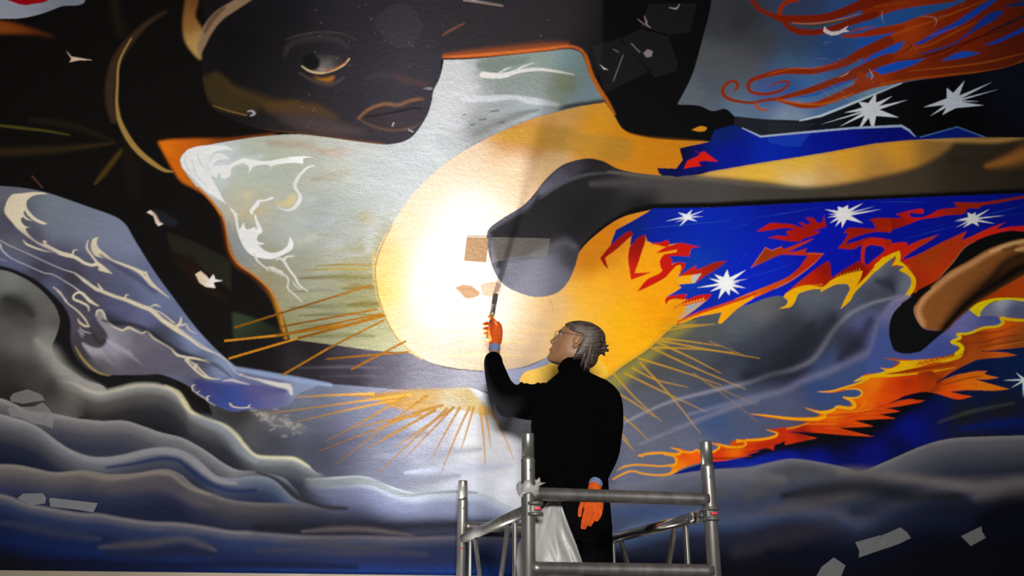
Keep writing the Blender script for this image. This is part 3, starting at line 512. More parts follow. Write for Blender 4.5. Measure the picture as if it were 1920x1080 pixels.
for i in range(12): stroke('%g,%g %g,%g' % (420 + i * 19, 182 - i * 2.2, 424 + i * 20, 166 - i * 2.6), [3.5, 1], (240, 150, 20), TF, sm=False)
for i in range(8): stroke('%g,%g %g,%g' % (760 + i * 27, 95 - i * 8, 768 + i * 27, 66 - i * 8), [4, 1], (240, 160, 20), TF, sm=False)
fill('0,700* 80,640 160,595 215,575* 235,565 250,610 245,670* 290,700 350,770 395,840 390,920 340,1000 260,1045 160,1055* 280,1000 340,920 355,850 320,800 235,755* 280,720 210,705 165,715* 205,640 200,615* 100,690 0,770', YL, TE)
for i in range(16): stroke('%g,%g %g,%g' % (300 + 5.6 * i, 715 + 17 * i, 345 + 5 * i, 700 + 17 * i), [3, 1], (226, 130, 20), TE, sm=False, alpha=.8)
# --- leg and shoe
fill('1000,110* 1100,40 1250,-60 1500,-190 1700,-250 1700,100 1440,95 1250,92 1100,120 950,190', [(1860, 545, (150, 58, 12)), (1910, 520, (150, 62, 16)), (1840, 560, (140, 44, 10))], TG)
fill('-60,700 0,500 100,200 300,60 600,300 780,320 900,205 960,250 1010,280 1200,270 1180,275 1245,320 1215,365 1100,370 990,380 1000,400 900,430 780,435 820,470 790,510 715,520 790,550 800,590 740,640 600,670 450,690 300,690 180,680 80,672 180,700 245,710 200,740 160,770 45,770 120,790 100,820 0,825 -80,820', [(1650, 640, (66, 82, 134)), (1690, 665, (72, 84, 140)), (1770, 650, (64, 76, 134)), (1790, 610, (104, 104, 150)), (1810, 590, (108, 106, 150)), (1850, 600, (70, 80, 128)), (1680, 570, (120, 116, 146)), (1660, 680, (70, 86, 138))], TG, alpha=.9, soft=1.5)
fill('905,205* 960,160 1100,110 1250,92 1440,100 1700,130 1700,165 1440,130 1300,115 1150,130 1060,190 1010,280* 960,250', YL, TG)
fill('1020,265 1060,185 1180,128 1320,115 1440,135 1700,170 1700,300 1440,290 1250,285 1150,270', [(1900, 580, (66, 72, 100)), (1850, 575, (96, 100, 124)), (1880, 563, (150, 150, 160))], TG)
fill('250,1080* 400,980 560,880 680,770 760,670 860,540 960,480 1100,420 1300,375 1440,380 1700,360 1700,430 1440,455 1300,485 1100,560 900,680 720,780 560,910 420,1090', (.004, .004, .004, 1), TE)
stroke('600,850 680,762 760,672 860,542 970,475', [1.5, 2.5, 2.5, 2.5, 1], (190, 130, 100), TE, soft=1.5, alpha=.75)
legm = fill('400,1080* 470,990 560,900 720,770 900,670 1100,550 1300,480 1500,440 1700,420 1700,700 1500,770 1440,800 1250,910 1100,1000 1000,1060 900,1140 780,1245 690,1335 560,1335 470,1310 400,1220 375,1130', (122, 78, 40), TE, soft=1)
LG = full(legm)
stroke('660,1330 780,1190 900,1070 1040,960 1220,850 1400,740 1700,620', [60, 90, 120, 150, 170, 170, 160], (15, 9, 7), TE, air=True, alpha=1.0, clip=LG)
stroke('1040,930 1160,800 1260,690 1400,620 1600,560', [30, 60, 70, 70, 60], (30, 19, 12), TE, air=True, alpha=.85, clip=LG)
stroke('460,1280 420,1150 470,1040 580,930 740,800 920,700 1110,590 1300,520', [50, 44, 40, 42, 44, 42, 36, 28], (182, 136, 94), TE, air=True, alpha=.85, clip=LG)
stroke('1120,575 1300,505 1500,465 1700,440', [22, 28, 30, 30], (184, 146, 102), TE, air=True, alpha=.8, clip=LG)
stroke('1240,560 1300,545 1360,520', [24, 34, 16], (80, 52, 32), TE, air=True, alpha=.8, clip=LG)
stroke('1360,560 1440,545 1600,520', [16, 36, 40], (178, 138, 94), TE, air=True, alpha=.8, clip=LG)
fill('545,-10* 400,60 280,140 190,230 150,320 138,420 155,520 190,600 270,630 360,630 450,605 540,530 610,470 690,410* 560,410 470,390 400,300 375,200 420,110 540,10', (.005, .005, .006, 1), TG)
# --- the comet's fire and the dark blue below it
fill('1262,889 1320,868 1390,842 1440,824 1480,808 1560,770 1700,735 1760,690 1920,640 2150,620 2150,812 1920,815 1800,819 1720,838 1660,864 1612,882 1560,871 1485,860 1440,867 1400,876 1330,880', [(1330, 874, (6, 30, 120)), (1400, 862, (2, 40, 150)), (1480, 852, (2, 30, 146)), (1540, 862, (2, 24, 126)), (1560, 835, (6, 10, 22)), (1500, 828, (4, 6, 14)), (1620, 810, (4, 6, 16)), (1640, 845, (2, 20, 110)), (1700, 800, (2, 22, 120)), (1680, 830, (6, 14, 60)), (1760, 770, (6, 18, 80)), (1800, 775, (26, 28, 28)), (1880, 770, (26, 26, 24)), (1850, 720, (8, 22, 60)), (1900, 690, (12, 30, 66)), (1890, 805, (8, 18, 60)), (1780, 735, (10, 26, 60)), (1700, 735, (4, 6, 12))])
stroke('1760,792 1820,772 1900,756', [2, 4, 2], (64, 66, 60), soft=4, alpha=.5)
stroke('1800,805 1860,796 1930,788', [6, 12, 8], (10, 26, 90), air=True, alpha=.8)
stroke('1400,858 1450,842 1500,832 1560,822 1620,806 1670,782 1710,756 1760,724', [6, 12, 18, 22, 26, 26, 24, 16], (.0025, .003, .005, 1), air=True)
stroke('1440,836 1520,816 1600,800 1670,770', [6, 14, 18, 14], (.0025, .003, .005, 1), air=True)
fill('1180,275* 1245,320 1215,365 1100,370 990,380* 1000,400 900,430 780,435* 820,470 790,510 715,520* 790,550 800,590 740,640 600,670 450,690 300,690 180,680 80,672* 180,700 245,710* 200,740 160,770 45,770* 120,790 100,820 0,825 -60,850 20,960 120,1060 200,1080 300,1030 450,1000 600,1020 800,1075 940,1045* 850,1030 720,1000* 900,985 1150,990 1300,975* 1100,920 960,880* 1100,880 1200,865* 1060,830 1090,800* 950,805 760,860 580,920* 700,840 800,780 900,730 1000,690 1200,670 1380,650* 1250,620 1000,610* 1200,595 1440,570 1700,540 1700,300 1440,295', [(1830, 640, (140, 62, 16)), (1880, 615, (186, 84, 16)), (1900, 640, (104, 62, 30)), (1800, 655, (120, 44, 10)), (1780, 680, (150, 66, 14)), (1820, 665, (150, 76, 26)), (1740, 695, (176, 80, 12)), (1700, 725, (200, 70, 10)), (1750, 715, (120, 40, 10)), (1680, 712, (140, 54, 10)), (1810, 720, (222, 106, 20)), (1780, 735, (206, 82, 14)), (1850, 728, (226, 110, 18)), (1890, 672, (176, 86, 24)), (1660, 740, (214, 100, 14)), (1800, 742, (200, 64, 12))], TG)
fill('80,672* 245,700 450,692 620,678 790,640 850,600 840,665 700,712 560,722 420,765 250,805 100,832 -200,905 -150,870 100,800 45,770* 160,775 245,712', [(1700, 685, YL), (1780, 670, (240, 160, 16)), (1660, 700, YL), (1740, 685, (222, 130, 10))], TG)
for i in range(9): stroke('%g,%g %g,%g %g,%g' % (400 + i * 55, 750 - i * 12, 440 + i * 55, 718 - i * 12, 455 + i * 55, 735 - i * 12), [2, 8, 2], (130, 44, 8), TG, soft=2, alpha=.85)
stroke('110,835 300,800 520,770 760,730', [3, 10, 14, 3], (110, 36, 8), TG, soft=3, alpha=.8)
stroke('0,850 250,842 480,818 780,765', [10, 13, 8, 2], (244, 158, 20), TG, soft=2)
stroke('1440,312 1300,305 1222,290 1238,335 1180,370 1050,385 900,440 800,445 826,480 745,520 815,545 842,590 790,638', [12, 12, 14, 14, 12, 12, 11, 12, 14, 14, 18, 22, 20], YL, TG, soft=2)
for s in ('850,470 1000,440 1200,420 1440,330', '860,540 1050,520 1250,470 1440,450', '1000,570 1250,530 1440,500', '300,880 500,850 700,880', '650,940 900,870 1050,850'): stroke(s, [4, 14, 10, 4], (110, 44, 12), TG, air=True, alpha=.7)
for s in ('1060,600 1200,560 1440,520', '640,900 800,840 1000,812', '700,990 900,960 1150,965'): stroke(s, [3, 8, 3], (222, 116, 30), TG, air=True, alpha=.7)
fill('1150,92* 1240,95 1150,145 1000,190 850,230 710,240* 850,250 1000,225 1120,205 1175,240 1150,290 1080,300 975,290* 1040,330 1060,370 1020,390 930,380 880,410 800,430 720,430 590,400* 680,440 740,465 700,495 560,500 400,495 200,475 35,465* 150,490 350,520 500,535 600,550 500,590 350,610 200,630* 300,640 310,665 200,700 80,715 0,720 -150,740 -150,830 0,850 100,830 200,820 270,830* 280,770* 370,740 390,780* 550,745 715,710* 550,670 400,645* 500,645 700,655 1000,680 1290,695* 1100,650 930,605* 1100,600 1285,590* 1180,560 1080,530* 1300,520 1510,510* 1420,490 1340,470* 1450,455 1555,440* 1480,420 1400,410* 1500,395 1728,355 1800,330 1728,325 1650,315 1550,330 1400,370* 1480,340 1600,280 1728,250 1900,200 1900,40 1728,50 1600,60 1400,65 1260,60 1190,70', [(1640, 720, (226, 120, 14)), (1690, 715, (190, 56, 8)), (1660, 735, (206, 76, 10)), (1620, 750, (218, 110, 14)), (1560, 775, (224, 120, 16)), (1600, 765, (206, 90, 10)), (1540, 800, (200, 62, 10)), (1600, 785, (210, 80, 12)), (1660, 770, (196, 70, 12)), (1480, 820, (196, 56, 10)), (1500, 810, (150, 36, 8)), (1440, 835, (206, 70, 12)), (1580, 805, (186, 62, 10)), (1410, 828, (196, 80, 12)), (1748, 716, (160, 62, 12)), (1748, 702, (128, 46, 10))], TI)
stroke('1728,55 1600,68 1450,78 1300,78 1230,88 1150,92', [6, 10, 14, 18, 12, 2], YL, TI, soft=2)
stroke('1240,100 1150,148 1000,195 850,235 710,241', [10, 10, 9, 7, 1], YL, TI, soft=1.5)
stroke('1000,215 1110,212 1165,240 1150,285 1080,305 975,292', [3, 7, 9, 9, 8, 2], YL, TI, soft=1.5)
stroke('985,298 1060,330 1095,380 1050,410 920,395 880,425 780,450 700,440 590,402', [8, 14, 18, 16, 14, 14, 14, 8, 1], YL, TI, soft=2)
stroke('790,460 790,490 720,515 560,518 400,508 200,482 35,465', [16, 18, 18, 14, 11, 8, 1], YL, TI, soft=2)
stroke('640,550 500,598 350,620 200,631', [4, 8, 8, 1], (240, 150, 16), TI, soft=2)
stroke('300,640 345,660 300,700 180,722 60,730 -100,745', [8, 14, 14, 11, 10, 9], YL, TI, soft=2)
for i in range(24): stroke('%g,%g %g,%g' % (10 + i * 15, 740 - i * 1.2, 14 + i * 16.4, 762 - i * .4), [2, 5], (60, 18, 6), TI, sm=False, alpha=.75)
for i in range(10): stroke('%g,%g %g,%g' % (380 + i * 20, 614 - i * 5, 392 + i * 20, 636 - i * 5), [4, 1], (150, 50, 8), TI, sm=False, alpha=.8)
for i in range(8): stroke('%g,%g %g,%g' % (900 + i * 26, 410 + i * 3, 915 + i * 26, 436 + i * 3), [6, 3], (190, 84, 8), TI, sm=False, alpha=.7)
fill('1310,255* 1400,180 1500,110 1600,90 1680,110 1700,170 1640,225 1560,250', [(1680, 715, (190, 66, 10)), (1700, 706, (130, 44, 8))], TI, soft=6, alpha=.5)
for s in ('760,480 1000,470 1250,440 1450,430', '900,520 1150,480 1400,480', '600,590 850,590 1150,575', '700,620 900,640 1150,675', '1150,470 1350,390 1600,330'): stroke(s, [3, 12, 8, 2], (176, 46, 8), TI, air=True, alpha=.6)
for s in ('880,440 1100,440 1300,410', '820,500 1000,500', '600,575 700,565 900,570', '1200,300 1180,380 1100,440'): stroke(s, [4, 14, 5], (240, 140, 20), TI, air=True, alpha=.6)
fill('700,355* 800,400 740,440 760,500 740,560 700,640 760,625 900,565 1050,525 1300,505 1500,470 1620,450* 1560,440 1700,400* 1680,375 1780,365 1865,385* 1870,325* 1950,300 2000,250 2000,130 1920,140* 1780,155* 1890,190 1850,225 1750,250 1600,262 1440,265* 1540,295 1540,320 1480,335 1400,340 1300,325 1230,305 1150,300* 1250,335 1230,370 1170,400 1040,400 990,375* 970,400 880,390 790,365', [(1275, 855, (226, 84, 14)), (1300, 850, (240, 110, 20)), (1340, 855, (214, 60, 10)), (1400, 842, (206, 66, 10)), (1430, 835, (190, 50, 8)), (1380, 838, (232, 120, 16)), (1270, 875, (240, 140, 20))], TH)
stroke('350,445 440,425 600,415 740,430 810,425', [8, 13, 13, 14, 16], YL, TH, soft=1.5); stroke('345,445 400,460', [8, 4], YL, TH, sm=False)
stroke('700,355 790,380 830,400', [2, 12, 14], YL, TH, soft=1.5)
stroke('640,430 740,450 770,500 755,550 700,565', [12, 12, 14, 14, 9], YL, TH, soft=1.5)
stroke('105,610 180,570 300,550 450,555 600,565 740,550', [4, 9, 10, 10, 10, 12], YL, TH, soft=1.5)
stroke('55,712 150,660 270,620 400,650 550,665 680,655 770,615', [8, 10, 9, 9, 10, 13, 16], YL, TH, soft=1.5)
stroke('830,400 930,410 1000,385 1040,405 1170,405 1240,370 1250,335 1150,302', [10, 10, 12, 10, 12, 14, 9, 3], YL, TH, soft=2)
stroke('1240,315 1320,340 1400,352 1500,348 1548,325 1540,292 1440,266', [5, 12, 14, 12, 10, 9, 2], YL, TH, soft=2)
stroke('1550,272 1700,268 1800,252 1890,225 1900,190 1780,156', [9, 12, 12, 12, 9, 2], YL, TH, soft=2)
stroke('1175,478 1400,475 1640,450', [8, 7, 3], (36, 16, 12), TH, soft=2, alpha=.8)
stroke('1560,415 1700,385 1780,370 1860,395', [2, 8, 14, 8], (20, 10, 8), TH, soft=3, alpha=.85)
for i in range(22): stroke('%g,%g %g,%g' % (1230 + i * 32, 372 - i * 4.2, 1226 + i * 32, 400 - i * 4.2), [3, 7], (150, 40, 6), TH, sm=False, alpha=.7)
for i in range(7): stroke('%g,%g %g,%g' % (770 + i * 8, 470 + i * 18, 840 + i * 20, 450 + i * 12), [5, 1], (244, 150, 20), TH, sm=False, alpha=.7)
stroke('780,640 900,590 1040,555', [3, 6, 8], (16, 16, 40), TH, soft=3, alpha=.8)
stroke('1365,815 1440,885', [1, 5], (170, 190, 196), TG, sm=False); stroke('1240,890 1440,885', [1, 6], (170, 190, 196), TG, sm=False)
star('1240,890 1365,818 1310,966 1430,1055 1500,830 1560,960 1600,880', 1440, 888, 26, (176, 194, 200), TG)
# --- upper right: hair, stars, blue strip
fill('1336,-140* 1334,0 1318,70 1298,140 1270,196* 1310,198 1336,208 1360,204 1377,218* 1440,224 1510,227 1540,217 1600,193 1690,156 1800,140 1920,110 2150,60 2150,-140', [(1390, 40, (48, 48, 50)), (1345, 50, (56, 58, 62)), (1340, 110, (82, 84, 86)), (1430, 80, (62, 62, 64)), (1400, 130, (86, 86, 84)), (1330, 160, (84, 90, 100)), (1310, 180, (96, 104, 112)), (1500, 80, (52, 64, 84)), (1560, 100, (34, 64, 112)), (1480, 130, (70, 96, 120)), (1440, 170, (62, 86, 140)), (1480, 165, (36, 76, 136)), (1520, 150, (66, 104, 150)), (1400, 205, (100, 120, 140)), (1480, 212, (130, 146, 164)), (1560, 195, (76, 106, 140)), (1500, 12, (50, 58, 84)), (1600, 40, (44, 74, 116)), (1650, 100, (24, 62, 130)), (1800, 60, (16, 40, 90)), (1650, 165, (110, 134, 150))])
HR = (160, 56, 10); HR2 = (150, 44, 10)
fill('-40,0 -40,-400 1800,-400 1800,420 1440,555 1300,620 1100,660 850,690 500,715 350,740 200,770 0,812 -80,820 -80,640 0,600 0,300 0,190', [(1640, 20, (112, 36, 10)), (1700, 60, (138, 54, 16)), (1660, 100, (116, 36, 9)), (1700, 95, (128, 54, 20)), (1750, 110, (98, 32, 9)), (1800, 60, (106, 32, 9)), (1850, 40, (84, 27, 8)), (1900, 80, (66, 20, 7)), (1700, 140, (100, 36, 9)), (1800, 135, (84, 32, 11)), (1880, 125, (74, 28, 10)), (1640, 155, (142, 60, 13))], TB)
for s, c in (('0,190 150,140 300,90 500,55 700,30 850,0 870,-60 960,-60 920,0 750,75 600,120 480,155 330,210 150,245 0,285 -40,290 -40,205', (34, 72, 122)), ('-60,345* 120,315 280,285* 200,335 100,385 0,440 -60,460', (34, 74, 140)), ('-60,600 0,560 60,500 180,440 280,395 370,370* 310,455 200,500 100,545 0,605 -60,630', (30, 76, 156)), ('40,690 90,625 180,590 330,550 430,540 560,525* 450,580 300,635 150,675 40,715', (22, 72, 156)), ('440,405* 560,340 650,280 800,210 920,130 1060,40 1130,0 1200,-60 1260,-60 1200,0 1050,110 900,210 760,275 640,330 520,395', (22, 54, 130)), ('470,500* 600,455 750,410 850,360 960,270 1060,170 1150,110 1270,95* 1180,180 1050,250 930,320 830,390 700,440 560,480', (20, 46, 112)), ('690,550* 800,490 900,460 1050,478* 900,520', (24, 64, 140)), ('1070,405* 1180,365 1300,310 1440,240 1700,120 1700,160 1440,285 1300,345 1180,395', (16, 46, 120)), ('1250,60 1440,0 1600,-60 1600,0 1440,50', (16, 32, 66)), ('1060,310* 1250,220 1440,130 1600,60 1440,150 1260,240', (30, 22, 34))):
    fill(s, c, TB)
for s in ('450,500 650,470 850,400 1050,330 1300,260', '300,540 500,520 800,430', '500,560 700,510 900,400 1200,260 1440,160', '330,480 420,420 400,380', '900,390 1020,350'): stroke(s, [2, 7, 8, 3], (46, 12, 6), TB, air=True, alpha=.85)
for s in ('200,350 400,260 650,180 900,80 1150,-20', '450,440 600,400 800,300 1000,200', '0,790 300,730 700,680 1100,640 1300,600 1440,540', '400,640 800,600 1100,560 1440,480', '600,320 850,240', '100,60 400,20'): stroke(s, [2, 5, 5, 2], (196, 92, 26), TB, soft=3, alpha=.5)
stroke('200,-140 260,-60 330,0 400,80 500,130 580,160 700,172 870,168 1000,155 1150,112 1300,50 1440,0 1560,-40', [14, 15, 16, 18, 20, 28, 34, 34, 34, 38, 44, 50, 50], (108, 31, 9), TA, soft=2)
stroke('820,-40 720,0 640,22 595,70 585,130', [18, 20, 20, 20, 18], (128, 42, 10), TA, soft=2)
stroke('590,170 680,250 760,282 870,292 980,278 1100,245 1250,190 1440,132', [14, 26, 28, 26, 26, 28, 30, 34], (108, 31, 9), TA, soft=2)
stroke('740,220 850,240 1000,215 1150,180 1230,160', [3, 12, 12, 8, 2], (56, 62, 50), TA, soft=2)
stroke('700,206 850,214 1000,200 1150,170 1300,125', [3, 5, 5, 5, 2], (196, 104, 20), TA, soft=2, alpha=.8)
stroke('1150,325 1250,322 1440,300 1560,280 1700,240', [10, 16, 18, 20, 14], (130, 40, 10), TA, soft=2)
stroke('1210,295 1300,262 1440,240', [2, 8, 3], (140, 50, 14), TA, soft=2)
stroke('490,775 560,745 640,732 670,742 620,800 520,838 420,846 330,828 300,780 330,722 420,690 520,660 640,640 760,640 870,642 980,620 1100,588 1200,550 1320,480 1440,428 1560,370', [3, 7, 10, 10, 12, 14, 14, 14, 16, 18, 20, 24, 27, 29, 28, 29, 32, 36, 44, 48, 48], (126, 44, 13), TA, soft=2)
stroke('180,820 208,775 190,738 140,735 90,770 72,830 110,880 200,910 330,925 450,902 560,890 700,855 850,815 1000,765 1130,720 1280,650 1440,575 1560,520', [6, 14, 14, 12, 14, 16, 16, 13, 12, 12, 16, 22, 28, 34, 40, 44, 46, 40], (128, 47, 12), TA, soft=2)
stroke('372,928 375,960 430,990 490,986', [10, 11, 10, 3], (166, 74, 14), TA, soft=2)
stroke('540,895 680,930 780,950 900,945 1000,912 1150,852 1300,790 1440,735', [8, 18, 24, 28, 32, 38, 46, 50], (132, 51, 12), TA, soft=2)
stroke('1310,680 1330,730 1440,690', [30, 44, 50], (132, 51, 12), TA, soft=2)
stroke('480,670 700,618 900,615 1100,572', [3, 5, 5, 3], (200, 90, 30), TA, soft=2, alpha=.6)
stroke('560,895 800,935 1000,930 1250,840', [3, 6, 6, 3], (206, 110, 24), TA, soft=3, alpha=.6)
stroke('720,880 900,850 1100,770 1280,710', [3, 12, 14, 4], (40, 84, 150), TA, soft=2)
stroke('1370,700 1390,670 1430,690', [6, 16, 8], (54, 92, 130), TA, soft=2)
fill('975,280 990,235* 1010,265 1050,285 1120,280 1170,250 1205,228* 1180,265 1215,285* 1160,290 1105,315 1050,320 1000,300', (196, 172, 172), TA, sm=False)
for s in ('920,525 1030,530', '980,395 1050,370', '1285,530 1325,570', '1115,695 1180,670 1215,640', '1045,765 1090,800', '1135,820 1170,835', '590,1055 660,1005', '1390,620 1420,680 1400,720', '960,810 1040,870', '1150,860 1220,905', '1100,525 1135,540'): stroke(s, [1, 4, 1], (206, 176, 176), TA, soft=1.5, alpha=.75)
for s in ('170,90 160,140 182,222', '490,145 620,155 655,190 630,245', '900,10 870,60', '40,615 75,660', '640,160 750,130', '60,690 80,750', '170,760 215,805'): stroke(s, [1, 3, 1], (176, 146, 140), TB, soft=1.5, alpha=.7)
fill('1378,219* 1440,224 1510,226 1540,217 1600,193 1690,156 1760,146 1830,137 1880,128 1920,116 2150,60 2150,262 1850,257 1795,238 1725,257 1690,237 1600,241 1440,254 1425,256 1400,244 1376,235', [(1600, 220, (.003, .003, .004, 1)), (1800, 230, (.002, .002, .002, 1)), (1560, 220, (.010, .012, .02, 1)), (1420, 238, (.016, .018, .028, 1)), (1900, 130, (.006, .008, .02, 1))], sm=False)
stroke('1500,226 1540,217 1600,193 1690,156', [1, 2, 2, 1], (170, 186, 196), soft=2, sm=False)
star('108,835 255,865 395,898 315,1058 80,1190 -60,1190 -220,1140 -390,1120 -180,1015 -50,915', 60, 985, 76, (184, 188, 196), TB)
star('535,965 745,790 905,725 1155,738 1215,802 1045,912 1080,948 705,1035 595,1045', 800, 915, 78, (160, 166, 176), TB)
fill('1340,244* 1376,234 1400,244 1426,257* 1600,241 1690,237 1725,257* 1795,238* 1845,257* 1780,259 1700,263 1640,269 1560,284 1500,294 1440,303 1340,320 1270,332 1236,326 1232,315* 1268,316 1280,300 1274,278* 1292,274 1330,266', [(1300, 300, (6, 22, 104)), (1370, 280, (4, 28, 140)), (1360, 250, (18, 40, 100)), (1450, 275, (10, 44, 160)), (1560, 258, (4, 22, 130)), (1660, 255, (2, 14, 100)), (1800, 250, (4, 26, 96)), (1280, 290, (8, 12, 40))], sm=False)
fill('1440,258 1520,250 1500,275 1470,274 1440,266', (34, 70, 170), sm=False, alpha=.6)
stroke('1392,240 1426,256 1500,249 1600,240 1690,236 1704,244 1716,256', [.8, 1.6, 1.8, 1.8, 2.2, 2, .6], (150, 164, 186), soft=1.5, sm=False)
stroke('1726,257 1795,238 1846,257', 1, (70, 110, 150), soft=1.5, alpha=.8, sm=False)
fill('1020,845* 1050,862* 1080,850 1160,910* 1090,905 1045,910* 1065,935* 1010,940 965,950* 985,905 1040,880 1060,865', (204, 38, 20), Q(2, 0), sm=False)
fill('1010,730* 1060,710 1095,718 1085,738* 1050,740', (196, 136, 34), Q(2, 0))
stroke('1320,264 1270,261 1215,257 1180,249', [1, 2, 2, 1], (90, 60, 20), soft=3, alpha=.7)
for s in ('1208,30 1212,40 1212,46 1220,52', '1196,36 1208,46', '1184,82 1200,98', '1150,92 1160,98', '1255,14 1268,16 1274,8', '1168,104 1150,152'): stroke(s, [.6, 1.5, .6], (170, 150, 160), soft=1.2, alpha=.8)
fill('1206,100* 1214,92 1224,96 1222,106 1212,108', (150, 140, 146), sm=False, alpha=.8)
fill('1124,120* 1134,128 1141,131 1132,130', (230, 225, 225), sm=False)
for i in range(60):
    x, y = random.uniform(540, 1120), random.uniform(5, 240)
    if FACE[int(y - V0), int(x - U0)] > .5: stroke('%g,%g %g,%g' % (x, y, x + random.uniform(-3, 3), y + random.uniform(-2, 2)), .6, (170, 162, 175), alpha=.35, sm=False)
# --- left: the blue wing of spray
WING = '-200,345 0,349 40,352 90,362 160,386 215,406 236,422 250,446 290,510 330,565 370,618 410,660 445,690* 475,698 530,706 600,718 560,738 540,760 470,768 440,772 418,766 385,748 360,728 330,712 290,700 240,703 200,702 165,692 142,672 132,642 131,604 121,578 92,548 56,522 0,502 -200,480'
fill(WING, [(30, 375, (104, 106, 116)), (100, 390, (120, 128, 138)), (160, 430, (126, 132, 148)), (220, 450, (130, 138, 160)), (100, 420, (118, 124, 138)), (260, 530, (112, 120, 152)), (300, 560, (116, 126, 156)), (360, 640, (140, 152, 184)), (420, 690, (150, 164, 194)), (20, 420, (78, 76, 84)), (60, 450, (82, 80, 98)), (120, 490, (84, 80, 100)), (180, 510, (90, 88, 110)), (240, 545, (92, 96, 118)), (30, 460, (104, 106, 118)), (20, 490, (96, 100, 128)), (100, 530, (92, 98, 122)), (80, 510, (66, 64, 76)), (130, 520, (58, 54, 58)), (160, 560, (78, 76, 92)), (220, 580, (96, 98, 130)), (270, 600, (110, 112, 146)), (210, 600, (52, 48, 62)), (290, 630, (56, 54, 66)), (330, 660, (62, 64, 74)), (370, 690, (70, 70, 84)), (140, 600, (88, 82, 96)), (160, 640, (72, 68, 72)), (190, 640, (70, 66, 70)), (230, 650, (110, 106, 118)), (280, 680, (102, 100, 116)), (330, 700, (110, 112, 134)), (180, 670, (96, 94, 98)), (420, 730, (84, 86, 140)), (460, 750, (78, 88, 150)), (520, 735, (110, 106, 150)), (560, 725, (150, 164, 190)), (150, 680, (40, 38, 40)), (470, 715, (120, 124, 150))])
WG = full(raster(catmull(parse(WING), True)))
CRM = (214, 204, 182); CR2 = (198, 190, 196)
fill('440,115* 380,102 300,98 200,108 120,115 80,150 50,210 40,270 60,310 110,370 150,420 220,480 290,530 350,570 400,595 480,630 560,670 650,690* 640,660 560,635 500,612 440,590 400,570 340,545 290,510 240,455 230,425 280,415* 230,405 190,360 200,320 240,345 300,360* 250,335 215,295 220,260 250,305 310,355 390,390* 425,382 400,370 330,335 270,280 240,230 240,180 280,140 350,118', CRM, TL_, clip=WG)
stroke('205,525 240,565 320,600 400,625 480,640', [2, 8, 8, 6, 2], CRM, TL_, soft=1.5)
stroke('395,545 410,570 460,600 540,645 640,670 690,690 760,735 830,755 880,745 1005,830', [5, 10, 12, 18, 16, 14, 13, 12, 18, 3], CRM, TL_, soft=1.5)
stroke('655,650 665,622 700,618', [8, 6, 2], CRM, TL_, soft=1.5); stroke('385,545 400,538 425,550', [3, 6, 2], CRM, TL_, soft=1.5)
fill('885,500* 840,515 820,560 825,620 860,670 940,695 1000,720 1080,750 1180,790 1250,830 1300,880 1350,940 1440,985* 1380,930 1330,870 1260,810 1180,765 1100,735 1010,700 960,660 900,610 870,560', CRM, TL_)
stroke('792,530 782,600 820,660 880,740', [3, 9, 8, 10], CRM, TL_, soft=1.5)
stroke('0,530 100,585 250,650 400,720 560,790 680,830 760,900 850,955 900,980', [4, 3, 3, 3, 3, 4, 10, 12, 6], CR2, TL_, soft=1.5)
stroke('0,570 20,620 100,690 250,760 400,825 480,840 600,910 680,960 760,1030 830,1080', [10, 6, 4, 3, 3, 3, 3, 4, 8, 3], CR2, TL_, soft=1.5)
stroke('0,700 60,720', [3, 2], (170, 160, 190), TL_); stroke('510,985 560,1030 600,1080', [3, 5, 4], CR2, TL_, soft=1.5)
stroke('0,350 60,400 200,480 500,660', [30, 40, 46, 30], (86, 86, 112), TL_, air=True, alpha=.5)
stroke('900,660 1050,760 1250,880 1400,1000', [14, 34, 40, 20], (78, 74, 100), TL_, air=True, alpha=.75)
stroke('200,65 280,120 380,200 420,215 560,270 660,300 800,360 880,390 980,480 1100,560 1220,640 1320,720 1440,775', [4, 10, 14, 14, 14, 16, 18, 20, 18, 22, 14, 8, 4], CRM, TM, soft=2)
stroke('400,150 420,185 440,205', [3, 8, 8], CRM, TM, soft=1.5); stroke('645,285 655,255 680,258', [8, 6, 2], CRM, TM, soft=1.5)
stroke('880,355 920,345 960,362', [4, 8, 3], CRM, TM, soft=1.5); stroke('900,390 960,410 1040,470 1090,510', [4, 5, 6, 6], CRM, TM, soft=1.5)
stroke('1100,545 1140,510 1150,455', [16, 13, 5], CRM, TM, soft=1.5); stroke('1150,530 1190,520 1225,570 1290,605', [8, 6, 5, 2], CRM, TM, soft=1.5)
stroke('830,50 870,130 940,200 1040,280', [9, 12, 9, 3], CRM, TM, soft=1.5); stroke('650,-10 740,20 830,60', [8, 9, 9], CRM, TM, soft=1.5)
stroke('420,20 520,60', [16, 3], CRM, TM)
stroke('0,185 60,230 120,320 220,400 290,480 320,540', [4, 5, 5, 6, 6, 4], CRM, TM, soft=1.5)
stroke('220,470 240,505 290,535 325,535', [3, 8, 8, 3], CRM, TM, soft=1.5)
for s in ('235,545 265,580 345,600', '220,570 260,605 280,620', '235,605 265,640'): stroke(s, [2, 5, 2], (196, 186, 190), TM, soft=1.5)
stroke('320,400 310,355 250,320 190,295 180,265 215,235 260,240 330,310 410,355', [3, 8, 10, 9, 8, 9, 12, 14, 3], CRM, TM, soft=1.5)
